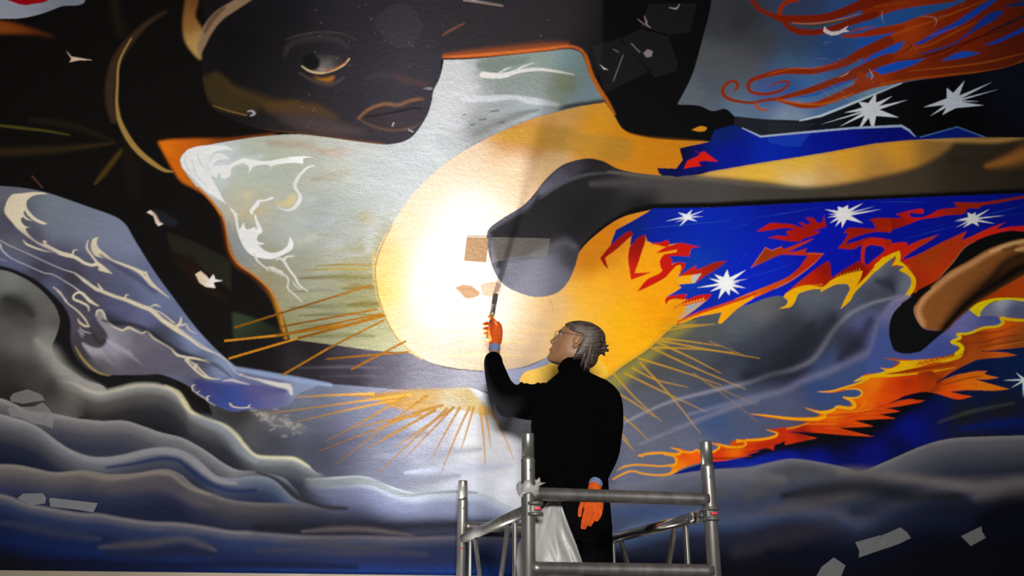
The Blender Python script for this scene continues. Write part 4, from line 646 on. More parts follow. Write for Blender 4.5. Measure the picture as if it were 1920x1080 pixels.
fill('385,440 395,395 425,390 460,420 470,470 520,520 600,570 660,545 700,545 740,575 800,600 840,580 870,610 920,650 1000,700 1060,730 1110,790 1190,820 1200,850 1280,920 1340,980 1300,1010 1180,980 1000,960 800,975 600,965 500,950 420,900 330,800 270,720 255,680 290,690 360,735 420,730 470,690 490,620 440,540 400,490', [(190, 590, (150, 146, 150)), (230, 640, (134, 132, 144)), (210, 650, (160, 158, 172)), (260, 640, (116, 110, 122)), (300, 670, (104, 100, 116)), (250, 690, (96, 92, 106)), (180, 650, (150, 150, 160)), (190, 680, (88, 84, 88)), (340, 690, (104, 102, 116))], TM, soft=1)
stroke('385,440 395,400 430,392 455,425 475,480 530,530 620,572 680,548 740,575 800,600 845,582 900,640 1000,700 1060,735 1110,790 1200,820', [5, 8, 8, 8, 8, 7, 8, 12, 8, 6, 8, 8, 8, 10, 9, 8], CRM, TM, soft=2)
stroke('1190,840 1220,820 1320,830 1410,868', [10, 12, 10, 3], CRM, TM, soft=1.5); stroke('1200,850 1280,930 1360,990 1440,1010', [9, 10, 10, 4], CRM, TM, soft=1.5); stroke('1280,920 1275,890 1300,875', [8, 8, 3], CRM, TM, soft=1.5)
for i in range(13): stroke('%g,%g %g,%g' % (470 + i * 17, 640 + i * 9 + 9 * (i % 3), 540 + i * 24, 740 + i * 14), [5, 1], (190, 188, 198), TM, sm=False, alpha=.4)
for i in range(8): stroke('%g,%g %g,%g' % (270 + i * 22, 700 + i * 6, 380 + i * 26, 820 + i * 12), [6, 1], (188, 186, 192), TM, sm=False, alpha=.45)
stroke('500,520 620,560 820,620 1000,760', [2, 5, 6, 2], (130, 126, 140), TM, soft=2, alpha=.6)
stroke('440,480 520,500 700,520 860,580 1000,680 1150,770 1350,830', [14, 30, 34, 34, 32, 28, 14], (44, 42, 52), TM, air=True, alpha=.85)
stroke('330,560 380,640 430,690 470,640', [14, 30, 30, 12], (54, 50, 54), TM, air=True, alpha=.7)
stroke('200,720 250,810 330,900 420,960 510,980', [3, 8, 8, 6, 3], (190, 164, 110), TM, soft=3, alpha=.8)
# blue pool at the wing's end
fill('180,500 300,510 450,530 620,545 760,540 900,560 1000,575 1090,575 1110,630 1000,640 860,680 760,740 700,770 540,790 400,750 300,690 230,620', [(380, 725, (72, 72, 124)), (430, 745, (64, 84, 150)), (480, 730, (100, 96, 146)), (520, 735, (106, 100, 146)), (450, 760, (74, 90, 156)), (400, 735, (70, 78, 136))], TN, soft=2, clip=WG)
stroke('60,0 160,80 330,190 440,250 520,310 600,420 680,455 760,480 900,510', [10, 9, 8, 9, 6, 4, 6, 8, 6], CR2, TN, soft=2)
stroke('810,490 920,520 1040,550 1140,570 1170,640', [8, 18, 24, 30, 14], (216, 214, 210), TN, soft=3)
stroke('650,450 670,432', [8, 3], CRM, TN, sm=False)
stroke('170,600 165,560 195,548', [7, 7, 2], CRM, TN, soft=1.5); stroke('170,600 220,640 300,690 330,720 400,760', [7, 6, 6, 5, 3], (180, 176, 190), TN, soft=1.5)
stroke('215,630 240,608', [5, 2], CRM, TN, sm=False); stroke('320,700 315,672 345,660', [8, 7, 2], CRM, TN, soft=1.5)
stroke('545,740 580,770 660,782 730,775 745,755', [9, 7, 6, 7, 7], CRM, TN, soft=1.5); stroke('730,785 800,778', [4, 1], CRM, TN, sm=False)
stroke('470,510 560,500 640,520 740,545', [3, 12, 10, 3], (206, 196, 206), TN, soft=2)
stroke('10,250 110,270 130,300 200,350 270,420 350,480 450,490', [8, 10, 7, 9, 8, 7, 3], CRM, TN, soft=1.5); stroke('130,270 230,290 350,335', [8, 10, 2], CRM, TN, soft=1.5)
stroke('150,310 300,320 420,360 560,470', [10, 26, 34, 10], (66, 64, 76), TN, air=True, alpha=.7)
stroke('440,690 490,700 560,712 620,722', [3, 5, 5, 3], (158, 176, 206), soft=4, alpha=.8)
# --- left: grey bodies and waves
DK = (.006, .006, .007, 1)
fill('-200,475 0,498 56,518 94,546 122,577 132,604 133,642 145,674 168,695 205,706 245,706 292,704 322,712 345,735 380,770 420,790 460,830 440,830 380,800 300,760 220,740 150,735 90,690 60,640 60,580 -200,520', DK, soft=1)
fill('-200,505 0,506 40,519 76,543 103,574 112,602 106,628 98,650 106,672 130,692 160,712 190,722 200,735 160,780 -200,800', [(20, 530, (128, 130, 128)), (60, 545, (112, 112, 108)), (90, 580, (104, 102, 98)), (105, 605, (92, 90, 92)), (20, 570, (40, 38, 36)), (50, 600, (70, 66, 64)), (90, 630, (128, 126, 124)), (90, 655, (140, 138, 136)), (40, 640, (110, 108, 108)), (0, 620, (96, 92, 92)), (120, 690, (150, 148, 144)), (60, 690, (60, 56, 54)), (10, 690, (54, 48, 46)), (100, 720, (44, 40, 40)), (170, 715, (160, 158, 152)), (20, 740, (36, 32, 32))])
stroke('70,640 95,660 115,690 150,715 190,730', [10, 18, 18, 14, 8], (156, 154, 150), air=True, alpha=.8)
stroke('10,560 40,570 60,590', [10, 22, 10], (36, 34, 34), air=True, alpha=.7)
QA = Q(0, 2)
ridge('300,-40 430,-5 480,25 560,45 650,28 760,3 880,3 960,28 1030,88 1070,148 1150,188 1260,228 1330,288 1370,338 1440,398 1520,410 1640,415 1720,450 1780,495 1830,510', [(0, (186, 182, 172)), (8, (146, 144, 140)), (22, (92, 88, 85)), (48, (50, 46, 45)), (80, (24, 22, 23))], [(0, (216, 220, 212)), (8, (150, 156, 158)), (20, (104, 110, 118)), (45, (60, 64, 80)), (90, (44, 46, 60))], QA, fl=60, fr=40)
stroke('430,0 480,27 560,47 650,30 760,5 880,5 960,30', [3, 8, 10, 10, 10, 8, 5], (184, 180, 168), QA, soft=6, alpha=.8)
stroke('930,10 1000,50 1040,110 1075,155 1150,192 1260,232 1330,290 1375,345 1440,402 1560,412 1660,420 1740,465', [4, 12, 16, 10, 6, 8, 12, 10, 6, 6, 8, 4], (228, 222, 186), QA, soft=4, alpha=.85)
stroke('1090,180 1180,215 1280,280 1350,370 1440,440', [10, 40, 44, 40, 20], (150, 158, 168), QA, air=True, alpha=.7)
ridge('-600,40 0,80 80,110 160,150 300,165 420,190 560,205 700,205 800,235 900,270 1020,300 1100,340 1180,390 1250,440 1330,480 1440,490 1500,495', [(0, (152, 150, 148)), (12, (118, 114, 116)), (30, (78, 76, 84)), (52, (38, 42, 60)), (84, (20, 26, 46))], [(0, (158, 158, 160)), (10, (130, 130, 136)), (30, (92, 94, 104)), (55, (80, 84, 100))], QA, fr=60)
ridge('1440,490 1520,505 1600,530 1660,590 1700,640 1760,670', [(0, (150, 156, 162)), (10, (110, 118, 132)), (30, (60, 72, 100)), (60, (44, 50, 70))], [(0, (120, 126, 140)), (20, (80, 86, 110))], QA, fl=30, fr=60)
ridge('1700,520 1740,525 1800,525 1900,520 2000,515 2080,525 2160,560 2260,595 2340,610 2440,600 2560,595 2680,605 2780,640 2900,700 3100,740 3500,760 3700,760', [(0, (190, 198, 204)), (14, (176, 184, 194)), (24, (120, 124, 150)), (40, (104, 108, 136)), (70, (60, 62, 84)), (110, (34, 34, 50))], [(0, (214, 220, 236)), (10, (206, 214, 236)), (20, (188, 196, 222)), (50, (172, 180, 214)), (80, (70, 76, 100)), (120, (30, 34, 60))], QA, soft=2, fl=60)
stroke('1730,535 1800,560 1900,555 2000,545 2100,555 2200,600 2300,625 2400,615 2560,605 2680,612', [6, 20, 22, 22, 20, 16, 12, 8, 7, 5], (200, 210, 214), QA, soft=4, alpha=.8)
stroke('1440,495 1540,530 1620,590 1690,650 1800,690 1950,700', [6, 18, 26, 30, 30, 14], (48, 46, 52), QA, air=True, alpha=.9)
ridge('-600,140 0,170 80,190 160,215 240,260 320,320 400,370 500,405 600,410 700,395 800,370 900,355 1000,365 1080,400 1140,450 1210,510 1300,530 1440,515 1540,540 1650,640 1760,680 1900,720', [(0, (166, 162, 158)), (10, (132, 130, 130)), (30, (94, 90, 92)), (54, (44, 48, 64)), (84, (20, 28, 52))], [(0, (130, 140, 160)), (16, (76, 96, 130)), (34, (30, 58, 96)), (60, (24, 32, 56)), (100, (20, 24, 40))], QA, soft=3, fr=130)
stroke('420,385 500,425 600,430 700,415 800,390 900,378 1000,390 1080,430 1150,490 1230,545 1330,560', [6, 20, 22, 22, 22, 26, 30, 30, 28, 20, 8], (150, 148, 152), QA, air=True, alpha=.85)
stroke('600,470 750,450 900,420 1000,430 1080,490 1180,560 1300,600 1440,600', [10, 16, 22, 24, 24, 26, 24, 14], (22, 40, 86), QA, air=True, alpha=.8)
ridge('-600,430 0,450 100,455 200,475 300,495 400,490 480,485 600,505 700,505 800,495 880,480 950,480 1020,510 1090,570 1180,610 1300,650 1440,665 1600,670 1800,690 1980,740', [(0, (150, 144, 138)), (10, (118, 112, 110)), (28, (88, 86, 94)), (48, (56, 62, 88)), (70, (36, 44, 72))], [(0, (92, 90, 96)), (12, (50, 52, 66)), (36, (30, 34, 50)), (70, (22, 24, 36)), (110, (16, 18, 28))], QA, soft=3, fr=130)
stroke('330,510 450,500 600,530 750,520 880,500 960,510 1060,580 1180,625', [6, 18, 22, 18, 16, 18, 16, 6], (140, 132, 124), QA, air=True, alpha=.75)
stroke('600,600 800,560 950,580 1100,660 1200,690', [20, 50, 56, 40, 14], (92, 88, 96), QA, air=True, alpha=.7)
ridge('-600,590 0,620 60,635 150,670 300,700 450,725 560,730 700,755 850,775 1000,780 1150,800 1300,825 1440,830 1700,850 2000,850 2300,860 2700,850 3100,850 3700,850', [(0, (140, 134, 134)), (8, (92, 92, 102)), (20, (44, 58, 90)), (42, (22, 34, 66)), (75, (8, 20, 54)), (105, (4, 8, 24)), (135, (4, 6, 12))], [(0, (40, 44, 70)), (20, (34, 36, 58)), (50, (36, 44, 80)), (70, (28, 64, 130)), (95, (16, 50, 120)), (120, (14, 20, 44)), (150, (8, 8, 16))], QA, soft=6)
stroke('1440,810 1700,815 1900,820 2300,800 2900,780', [40, 60, 66, 66, 40], (38, 38, 50), QA, air=True, alpha=.9)
stroke('1700,830 1850,818 1980,815 2100,822 2320,850', [12, 22, 24, 22, 10], (122, 114, 114), QA, air=True, alpha=.6)
stroke('1600,890 1800,895 2000,920 2200,910', [10, 26, 26, 10], (84, 82, 92), QA, air=True, alpha=.8)
stroke('1450,940 1700,930 1950,950 2200,940 2400,960', [20, 34, 34, 34, 18], (84, 82, 90), QA, air=True, alpha=.5)
stroke('0,780 150,800 350,850 560,870', [20, 40, 46, 20], (60, 64, 80), QA, air=True, alpha=.5)
stroke('0,880 200,880 400,900 600,940', [20, 40, 50, 20], (8, 32, 76), QA, air=True, alpha=.6)
stroke('560,920 720,905 860,895 1000,872 1060,876 1140,905 1210,935', [16, 34, 36, 34, 32, 28, 14], (96, 92, 92), QA, air=True, alpha=.6)
stroke('600,950 800,960 1000,940 1200,960', [20, 40, 44, 20], (34, 36, 48), QA, air=True, alpha=.6)
stroke('-300,1020 0,1000 400,1010 900,1020 1440,1015 2000,1030', [40, 50, 50, 50, 40, 20], (4, 8, 26), QA, air=True, alpha=.7)
# --- right: grey hills below the fire
ridge('1060,930 1120,915 1200,905 1262,890 1330,881 1400,877 1440,868 1485,860 1530,865 1580,875 1612,883 1660,865 1720,839 1760,826 1800,820 1920,816 2150,812', [(0, (124, 128, 148)), (20, (112, 116, 134)), (50, (92, 98, 118)), (80, (76, 90, 124)), (100, (84, 104, 144)), (125, (50, 56, 80)), (170, (14, 16, 32)), (210, (6, 8, 22))], [(0, (116, 112, 110)), (10, (86, 84, 86)), (34, (60, 62, 68)), (66, (28, 30, 36)), (90, (70, 64, 64)), (112, (24, 24, 32)), (150, (6, 9, 26)), (200, (3, 4, 14))], soft=1.5, fl=90)
for s, wd, c, a in (('1540,880 1612,886 1700,897 1760,905 1840,914 1920,905 2050,890', [6, 14, 16, 16, 16, 18, 14], (104, 98, 98), .75), ('1430,892 1490,880 1560,886', [12, 22, 14], (62, 62, 62), .5), ('1470,930 1540,920 1620,912 1700,930 1800,930', [10, 26, 30, 26, 10], (28, 28, 30), .8), ('1440,960 1520,945 1600,930', [12, 24, 10], (84, 78, 78), .6), ('1400,930 1440,905 1500,890', [14, 24, 10], (86, 84, 86), .6), ('1380,1035 1480,1005 1560,980', [20, 34, 20], (54, 50, 58), .5), ('1440,1040 1540,1050 1700,1020', [14, 30, 20], (6, 12, 30), .8), ('1600,960 1700,965 1800,980', [20, 40, 30], (22, 28, 50), .6), ('1830,930 1890,920 1930,930', [14, 24, 20], (84, 80, 82), .6), ('1850,975 1900,950 1960,950', [20, 40, 40], (5, 6, 14), .9), ('1170,1000 1250,975 1330,960', [12, 26, 14], (116, 134, 166), .6), ('1200,940 1290,935 1360,920', [8, 18, 10], (90, 90, 96), .7), ('1150,960 1240,960 1320,985', [12, 26, 14], (70, 92, 140), .6), ('1340,890 1420,890 1470,900', [8, 18, 10], (112, 112, 116), .6)):
    stroke(s, wd, c, air=True, alpha=a)
# --- rays
RY = (206, 142, 40)
lines('440,614>695,535 530,612>706,580 422,639>520,629 520,629>716,588 430,672>560,634 560,634>718,590 530,703>616,653 616,653>720,600 613,673>765,660 660,692>760,640', 1.9, RY)
lines('560,634>720,592 520,629>640,610', 2.6, (210, 146, 40))
fill('640,742* 700,738 760,731 880,727* 926,776* 905,780 870,770 800,772 740,765 700,748', [(720, 742, (236, 180, 76)), (800, 740, (250, 206, 116)), (870, 735, (255, 220, 136)), (900, 765, (255, 226, 160)), (850, 755, (255, 240, 204))], soft=2, alpha=.9)
RL = (236, 178, 80)
for s in ('700,738 620,741 553,745', '770,740 640,757 500,776', '745,750 650,769 556,791', '760,742 690,785 610,828', '810,765 725,797 595,847', '800,742 735,790 632,868', '815,768 745,810 690,840', '838,766 780,820 710,886', '850,764 810,806 760,858', '862,764 838,806 810,858', '880,764 856,815 827,887', '888,764 877,802 865,842', '900,764 906,815 910,870', '908,764 915,800 920,838', '915,764 940,806 963,860', '790,778 720,790 664,803', '815,770 760,800 718,822', '830,760 770,775 730,792', '846,768 790,805 742,838'):
    stroke(s, [2.6, 1.8, .7], RL, soft=1.2, alpha=.9)
fill('1128,716 1160,692 1215,656 1266,612 1300,598 1300,612 1260,640 1220,676 1180,712 1150,735', (170, 160, 60), soft=7, alpha=.6)
RR = (206, 160, 34)
for s in ('1240,612 1290,610 1342,608', '1240,622 1280,614 1322,611', '1236,634 1290,640 1352,649', '1235,638 1320,654 1425,672', '1228,652 1300,654 1385,662', '1218,650 1290,684 1398,730', '1198,672 1270,694 1352,722', '1200,680 1260,745 1314,814', '1228,640 1290,668 1352,700', '1172,700 1240,733 1326,773', '1186,690 1230,712 1290,726', '1150,700 1190,745 1240,790', '1160,738 1196,760 1228,782', '1160,775 1190,800 1216,826', '1160,815 1175,830 1190,846', '1150,800 1170,818 1182,840'):
    stroke(s, [1.9, 1.4, .6], RR, soft=1.2, alpha=.75)
for s in ('1330,640 1400,668', '1300,700 1360,742 1420,790', '1330,720 1420,760'): stroke(s, [1.5, .6], (170, 140, 70), soft=1.5, alpha=.5, sm=False)

# ---------------------------------------------------------------- the wall that carries it
s_lo, s_hi, z_lo, z_hi = -3.9, 5.2, CAM_Z + 0.247, CAM_Z + 5.3
sl0 = wall_coord(on_wall(-12, -12))[0]; sr0 = wall_coord(on_wall(1932, -12))[0]; zt = on_wall(1932, -12).z
GX = np.concatenate([np.linspace(s_lo, sl0, 12)[:-1], np.linspace(sl0, sr0, 1370), np.linspace(sr0, s_hi, 12)[1:]])
GZ = np.concatenate([np.linspace(z_lo, zt, 820), np.linspace(zt, z_hi, 10)[1:]])
SX, SZ = np.meshgrid(GX, GZ)
px = WALL0.x + EX.x * SX; py = WALL0.y + EX.y * SX; pz = SZ
dd = py * _c + (pz - CAM_Z) * _s; hh = -py * _s + (pz - CAM_Z) * _c
PU = 960 + FPX * px / dd - U0 - 0.5; PV = 540 - FPX * hh / dd - V0 - 0.5
PU = np.clip(PU, 0, CW - 1.01); PV = np.clip(PV, 0, CH - 1.01)
iu = PU.astype(int); iv = PV.astype(int); fu = (PU - iu)[..., None]; fv = (PV - iv)[..., None]
C4 = (canvas[iv, iu] * (1 - fu) + canvas[iv, iu + 1] * fu) * (1 - fv) + (canvas[iv + 1, iu] * (1 - fu) + canvas[iv + 1, iu + 1] * fu) * fv
nz, nx = SX.shape
me = bpy.data.meshes.new('wall_back'); me.vertices.add(nx * nz)
me.vertices.foreach_set('co', np.stack([px, py, pz], -1).astype(np.float32).ravel())
idx = np.arange(nx * nz).reshape(nz, nx)
quads = np.stack([idx[:-1, :-1], idx[:-1, 1:], idx[1:, 1:], idx[1:, :-1]], -1).reshape(-1, 4)
me.loops.add(quads.size); me.loops.foreach_set('vertex_index', quads.astype(np.int32).ravel())
me.polygons.add(len(quads)); me.polygons.foreach_set('loop_start', (np.arange(len(quads)) * 4).astype(np.int32))
me.update(calc_edges=True)
ca = me.color_attributes.new('pigment', 'FLOAT_COLOR', 'POINT')
ca.data.foreach_set('color', np.concatenate([C4, np.ones((nz, nx, 1))], -1).astype(np.float32).ravel())
m = bpy.data.materials.new('mural_paint_on_plaster'); m.use_nodes = True; nt = m.node_tree; b = nt.nodes['Principled BSDF']
b.inputs['Roughness'].default_value = 0.62; b.inputs['Specular IOR Level'].default_value = 0.06
at = nt.nodes.new('ShaderNodeAttribute'); at.attribute_name = 'pigment'
tc = nt.nodes.new('ShaderNodeTexCoord')
def noise_node(scale, detail, stretch=(1, 1, 1)):
    mp = nt.nodes.new('ShaderNodeMapping'); mp.inputs['Scale'].default_value = stretch
    n = nt.nodes.new('ShaderNodeTexNoise'); n.inputs['Scale'].default_value = scale; n.inputs['Detail'].default_value = detail
    nt.links.new(tc.outputs['Object'], mp.inputs[0]); nt.links.new(mp.outputs[0], n.inputs['Vector']); return n
def maprange(n, a, b_):
    r = nt.nodes.new('ShaderNodeMapRange'); r.inputs['From Min'].default_value = .25; r.inputs['From Max'].default_value = .75
    r.inputs['To Min'].default_value = a; r.inputs['To Max'].default_value = b_; nt.links.new(n.outputs['Fac'], r.inputs['Value']); return r
g1 = maprange(noise_node(360, 3), 0.76, 1.24); g2 = maprange(noise_node(30, 6, (.35, .35, 1.3)), 0.93, 1.07)
mu = nt.nodes.new('ShaderNodeMath'); mu.operation = 'MULTIPLY'; nt.links.new(g1.outputs[0], mu.inputs[0]); nt.links.new(g2.outputs[0], mu.inputs[1])
mx = nt.nodes.new('ShaderNodeMix'); mx.data_type = 'RGBA'; mx.blend_type = 'MULTIPLY'; mx.inputs['Factor'].default_value = 1
nt.links.new(at.outputs['Color'], mx.inputs['A']); nt.links.new(mu.outputs[0], mx.inputs['B']); nt.links.new(mx.outputs['Result'], b.inputs['Base Color'])
bn = noise_node(230, 4); bn2 = noise_node(38, 3)
ad = nt.nodes.new('ShaderNodeMath'); ad.operation = 'ADD'; nt.links.new(bn.outputs['Fac'], ad.inputs[0]); nt.links.new(bn2.outputs['Fac'], ad.inputs[1])
bp = nt.nodes.new('ShaderNodeBump'); bp.inputs['Strength'].default_value = 0.65; bp.inputs['Distance'].default_value = 0.004
nt.links.new(ad.outputs[0], bp.inputs['Height']); nt.links.new(bp.outputs[0], b.inputs['Normal'])
me.materials.append(m)
wall = bpy.data.objects.new('wall_back', me); link(wall)
tag(wall, 'wall of painted plaster carrying a large mural of sun, waves and fire', None, None, 'structure')

# ---------------------------------------------------------------- room around the wall
M_beige = node_mat('beige_plaster', (.24, .20, .14), .8, noise=(6, .12, (1, 1, 1)), bump=(60, .2, .003))
M_floor = node_mat('grey_screed', (.16, .155, .15), .75, noise=(3, .2, (1, 1, 1)), bump=(40, .2, .003))
zb = CAM_Z + 0.247
def wall_box(name, s0, s1, z0, z1, front, back, mat):
    bm = bmesh.new(); c = WALL0 + EX * ((s0 + s1) / 2) + EN * ((front + back) / 2); c.z = (z0 + z1) / 2
    add_box(bm, c, s1 - s0, back - front, z1 - z0, EX, EN, Vector((0, 0, 1)))
    return mesh_obj(name, bm, mat, smooth=False)
tag(wall_box('trim_1', s_lo, s_hi, zb - 0.09, zb, -0.006, 0.12, M_beige), 'narrow beige plaster ledge along the lower edge of the mural', kind='structure')
tag(wall_box('wall_lower', s_lo, s_hi, 0, zb - 0.09, 0.002, 0.12, M_beige), 'plain beige plaster wall below the mural', kind='structure')
bm = bmesh.new(); add_box(bm, (0.6, 2.2, -0.05), 12, 9.0, 0.1)
tag(mesh_obj('floor', bm, M_floor, smooth=False), 'grey screed floor under the scaffold', kind='structure')

# ---------------------------------------------------------------- scaffold tower
def alu(name, base, rough):
    return node_mat(name, base, rough, 0.75, noise=(26, .28, (1, 1, .25)), bump=(120, .12, .001))
M_alu = alu('worn_aluminium', (.21, .20, .185), .36); M_alu2 = alu('aluminium_rung', (.17, .16, .15), .40); M_shiny = node_mat('bright_aluminium', (.7, .7, .72), .2, 1.0, noise=(40, .1, (1, 1, 1)))
M_clamp = node_mat('dull_cast_clamp', (.13, .13, .11), .5, .6, noise=(60, .2, (1, 1, 1))); M_red = node_mat('red_pin', (.55, .03, .05), .4)
M_deck = node_mat('phenolic_plywood', (.10, .06, .035), .6, noise=(20, .25, (1, .1, 1)))
ZT, ZR1, ZR2, ZRAIL = CAM_Z + .713, CAM_Z + .482, CAM_Z + .206, CAM_Z + .423
TC0 = FL + EX * (TW / 2) + EN * (TL / 2)
tower = empty('scaffold_tower', TC0, 'grey aluminium scaffold tower with rungs and side beams under the painter', 'scaffold')
R = 0.0268
def corner(i, j, z): p = FL + EX * (TW * i) + EN * (TL * j); return Vector((p.x, p.y, z))
for j in (0, 1):
    for i in (0, 1):
        bm = bmesh.new(); zc = ZT - .10
        prof = [(0.02, R), (zc - .012, R), (zc - .004, R * 1.05), (zc + .002, R * .97), (zc + .006, R * .90)]
        add_tube(bm, [corner(i, j, z) for z, _ in prof], [r for _, r in prof], 24)
        post = mesh_obj('post', bm, M_alu, tower)
        bm = bmesh.new()
        prof = [(zc + .004, R * .9), (ZT - .004, R * .885), (ZT, R * .86), (ZT, R * .74), (ZT - .03, R * .72)]
        add_tube(bm, [corner(i, j, z) for z, _ in prof], [r for _, r in prof], 24)
        mesh_obj('spigot', bm, M_alu, post)
        bm = bmesh.new()      # lock-pin hole below the spigot
        p = corner(i, j, zc - .045); d = (Vector((0, 0, CAM_Z)) - p); d.z = 0; d.normalize(); d = (d + EX * (.35 if j == 0 else .2)).normalized()
        add_tube(bm, [p + d * (R - .003), p + d * (R + .0012)], .0052, 12)
        mesh_obj('pin_hole', bm, M_clamp, post)
        bm = bmesh.new(); add_tube(bm, [corner(i, j, 0), corner(i, j, .012), corner(i, j, .013), corner(i, j, .12)], [.06, .06, .018, .018], 20)
        mesh_obj('base_plate', bm, M_clamp, post)
    k = 0; z = ZR1
    while z > .15:
        bm = bmesh.new(); a, b_ = corner(0, j, z), corner(1, j, z)
        add_tube(bm, [a + EX * .01, a + EX * (R + .010), b_ - EX * (R + .010), b_ - EX * .01], [.030, .0252, .0252, .030], 20)
        mesh_obj('rung', bm, M_alu2, tower); z -= .276
def beam(i, sleeve):
    inn = EX * (.030 if i == 0 else -.030)
    a, b_ = corner(i, 0, ZRAIL) + inn * .2, corner(i, 1, ZRAIL) + inn * .2
    a = a + EN * (R + .01); b_ = b_ - EN * (R + .004)
    bm = bmesh.new(); add_tube(bm, [a, b_], .0235, 20)
    o = mesh_obj('side_beam', bm, M_shiny if sleeve else M_alu, tower)
    if sleeve:
        bm = bmesh.new(); q = a + EN * .015
        add_tube(bm, [q, q + EN * .012, q + EN * .014, q + EN * .075, q + EN * .077, q + EN * .09], [.026, .026, .0245, .0245, .027, .027], 20)
        mesh_obj('sleeve', bm, M_shiny, o)
    dz = Vector((0, 0, -.33)); bm = bmesh.new(); add_tube(bm, [a + dz, b_ + dz], .020, 16); mesh_obj('lower_chord', bm, M_alu, o)
    L = (b_ - a).length; fr = [(.16, .16), (.25, .40), (.79, .62), (.88, .88)]
    for t0, t1 in fr:
        p0 = a + (b_ - a) * t0 - Vector((0, 0, .02)); p1 = a + (b_ - a) * t1 + dz
        bm = bmesh.new(); d = (p1 - p0); ln = d.length; d.normalize(); s_ = EN - d * EN.dot(d); s_.normalize()
        add_box(bm, (p0 + p1) / 2, .034, .014, ln, s_, d.cross(s_).normalized(), d, bev=.003)
        mesh_obj('strut', bm, M_alu, o)
    # claw clamp that hooks the beam on the front post
    bm = bmesh.new(); c = corner(i, 0, ZRAIL) + EX * (.022 if i == 0 else -.004) - EN * .012
    for dzz in (-.020, .020):
        add_tube(bm, [c + Vector((0, 0, dzz - .006)), c + Vector((0, 0, dzz + .006))], .033, 20)
    add_box(bm, c + EN * .006, .045, .040, .036, EX, EN, Vector((0, 0, 1)), bev=.004)
    cl = mesh_obj('hook_clamp', bm, M_clamp, o)
    bm = bmesh.new(); add_box(bm, c - EN * .022 + EX * (.006 if i == 0 else .004), .024, .012, .011, EX, EN, Vector((0, 0, 1)), bev=.002); mesh_obj('red_latch', bm, M_red, cl)
beam(0, False); beam(1, True)
bm = bmesh.new(); c = corner(.5, .5, PLAT_Z - .02); add_box(bm, c, TW - .10, TL + .02, .04, EX, EN, Vector((0, 0, 1)), bev=.003); mesh_obj('platform_deck', bm, M_deck, tower, smooth=False)
bm = bmesh.new(); p = corner(0, 1, CAM_Z + .37); d = (Vector((0, 0, CAM_Z)) - p).normalized(); d.z = 0
add_tube(bm, [p + d * (R - .002), p + d * (R + .001)], .006, 12); mesh_obj('red_mark', bm, M_red, tower)

# ---------------------------------------------------------------- work lamp on its stand (stands beside the tower, below the frame)
M_dark = node_mat('black_painted_steel', (.02, .02, .02), .4, .5, noise=(40, .2, (1, 1, 1)))
M_led = node_mat('lit_led_face', (.9, .9, .9), .4, emis=((1, .985, .965), 200))
lampo = empty('work_lamp', (LAMP_P.x, LAMP_P.y, 0), 'round work lamp on a black tripod stand beside the scaffold', 'lamp')
ax = (LAMP_T - LAMP_P).normalized(); ctr = LAMP_P - ax * .012
bm = bmesh.new(); add_tube(bm, [ctr - ax * .10, ctr - ax * .09, ctr - ax * .03, ctr - ax * .002, ctr - ax * .002, ctr - ax * .012], [.05, .065, .085, .09, .082, .08], 28); hs = mesh_obj('housing', bm, M_dark, lampo)
bm = bmesh.new(); add_tube(bm, [ctr - ax * .012, ctr - ax * .008], .079, 28); mesh_obj('led_face', bm, M_led, hs)
bm = bmesh.new(); b0 = ctr - ax * .11; pole_top = Vector((LAMP_P.x, LAMP_P.y, b0.z - .10))
add_tube(bm, [b0 + ax * .04 + Vector((.10, 0, 0)), b0 + Vector((.11, 0, -.05)), pole_top, b0 + Vector((-.11, 0, -.05)), b0 + ax * .04 + Vector((-.10, 0, 0))], .008, 10); mesh_obj('yoke', bm, M_dark, lampo)
bm = bmesh.new(); add_tube(bm, [pole_top, Vector((LAMP_P.x, LAMP_P.y, .28))], .014, 14); mesh_obj('pole', bm, M_dark, lampo)
for k in range(3):
    an = k * 2.094 + .5; dv = Vector((math.cos(an), math.sin(an), 0)); bm = bmesh.new(); base = Vector((LAMP_P.x, LAMP_P.y, 0))
    add_tube(bm, [base + Vector((0, 0, .75)), base + dv * .30 + Vector((0, 0, .012))], .011, 10); mesh_obj('leg', bm, M_dark, lampo)

# ---------------------------------------------------------------- plastic bag tied to the post
def film_mat(name, base, alpha, rough, trl=.35):
    m = bpy.data.materials.new(name); m.use_nodes = True; nt = m.node_tree; b = nt.nodes['Principled BSDF']
    b.inputs['Base Color'].default_value = (*base, 1); b.inputs['Roughness'].default_value = rough; b.inputs['Alpha'].default_value = alpha
    out = nt.nodes['Material Output']
    tl = nt.nodes.new('ShaderNodeBsdfTranslucent'); tl.inputs[0].default_value = (*base, 1)
    mx = nt.nodes.new('ShaderNodeMixShader'); mx.inputs[0].default_value = trl
    nt.links.new(b.outputs[0], mx.inputs[1]); nt.links.new(tl.outputs[0], mx.inputs[2]); nt.links.new(mx.outputs[0], out.inputs[0])
    tc = nt.nodes.new('ShaderNodeTexCoord'); n = nt.nodes.new('ShaderNodeTexNoise'); n.inputs['Scale'].default_value = 45; n.inputs['Detail'].default_value = 5
    nt.links.new(tc.outputs['Object'], n.inputs['Vector']); bp = nt.nodes.new('ShaderNodeBump'); bp.inputs['Strength'].default_value = .35; bp.inputs['Distance'].default_value = .006
    nt.links.new(n.outputs['Fac'], bp.inputs['Height']); nt.links.new(bp.outputs[0], b.inputs['Normal']); nt.links.new(bp.outputs[0], tl.inputs['Normal'])
    return m
M_bag = film_mat('white_polythene', (.37, .36, .345), 1.0, .4, .22)
bag = empty('plastic_bag', corner(0, 0, ZR1 + .02), 'white plastic bag knotted to the scaffold post below its rung', 'bag')
Yb = FL.y + .135
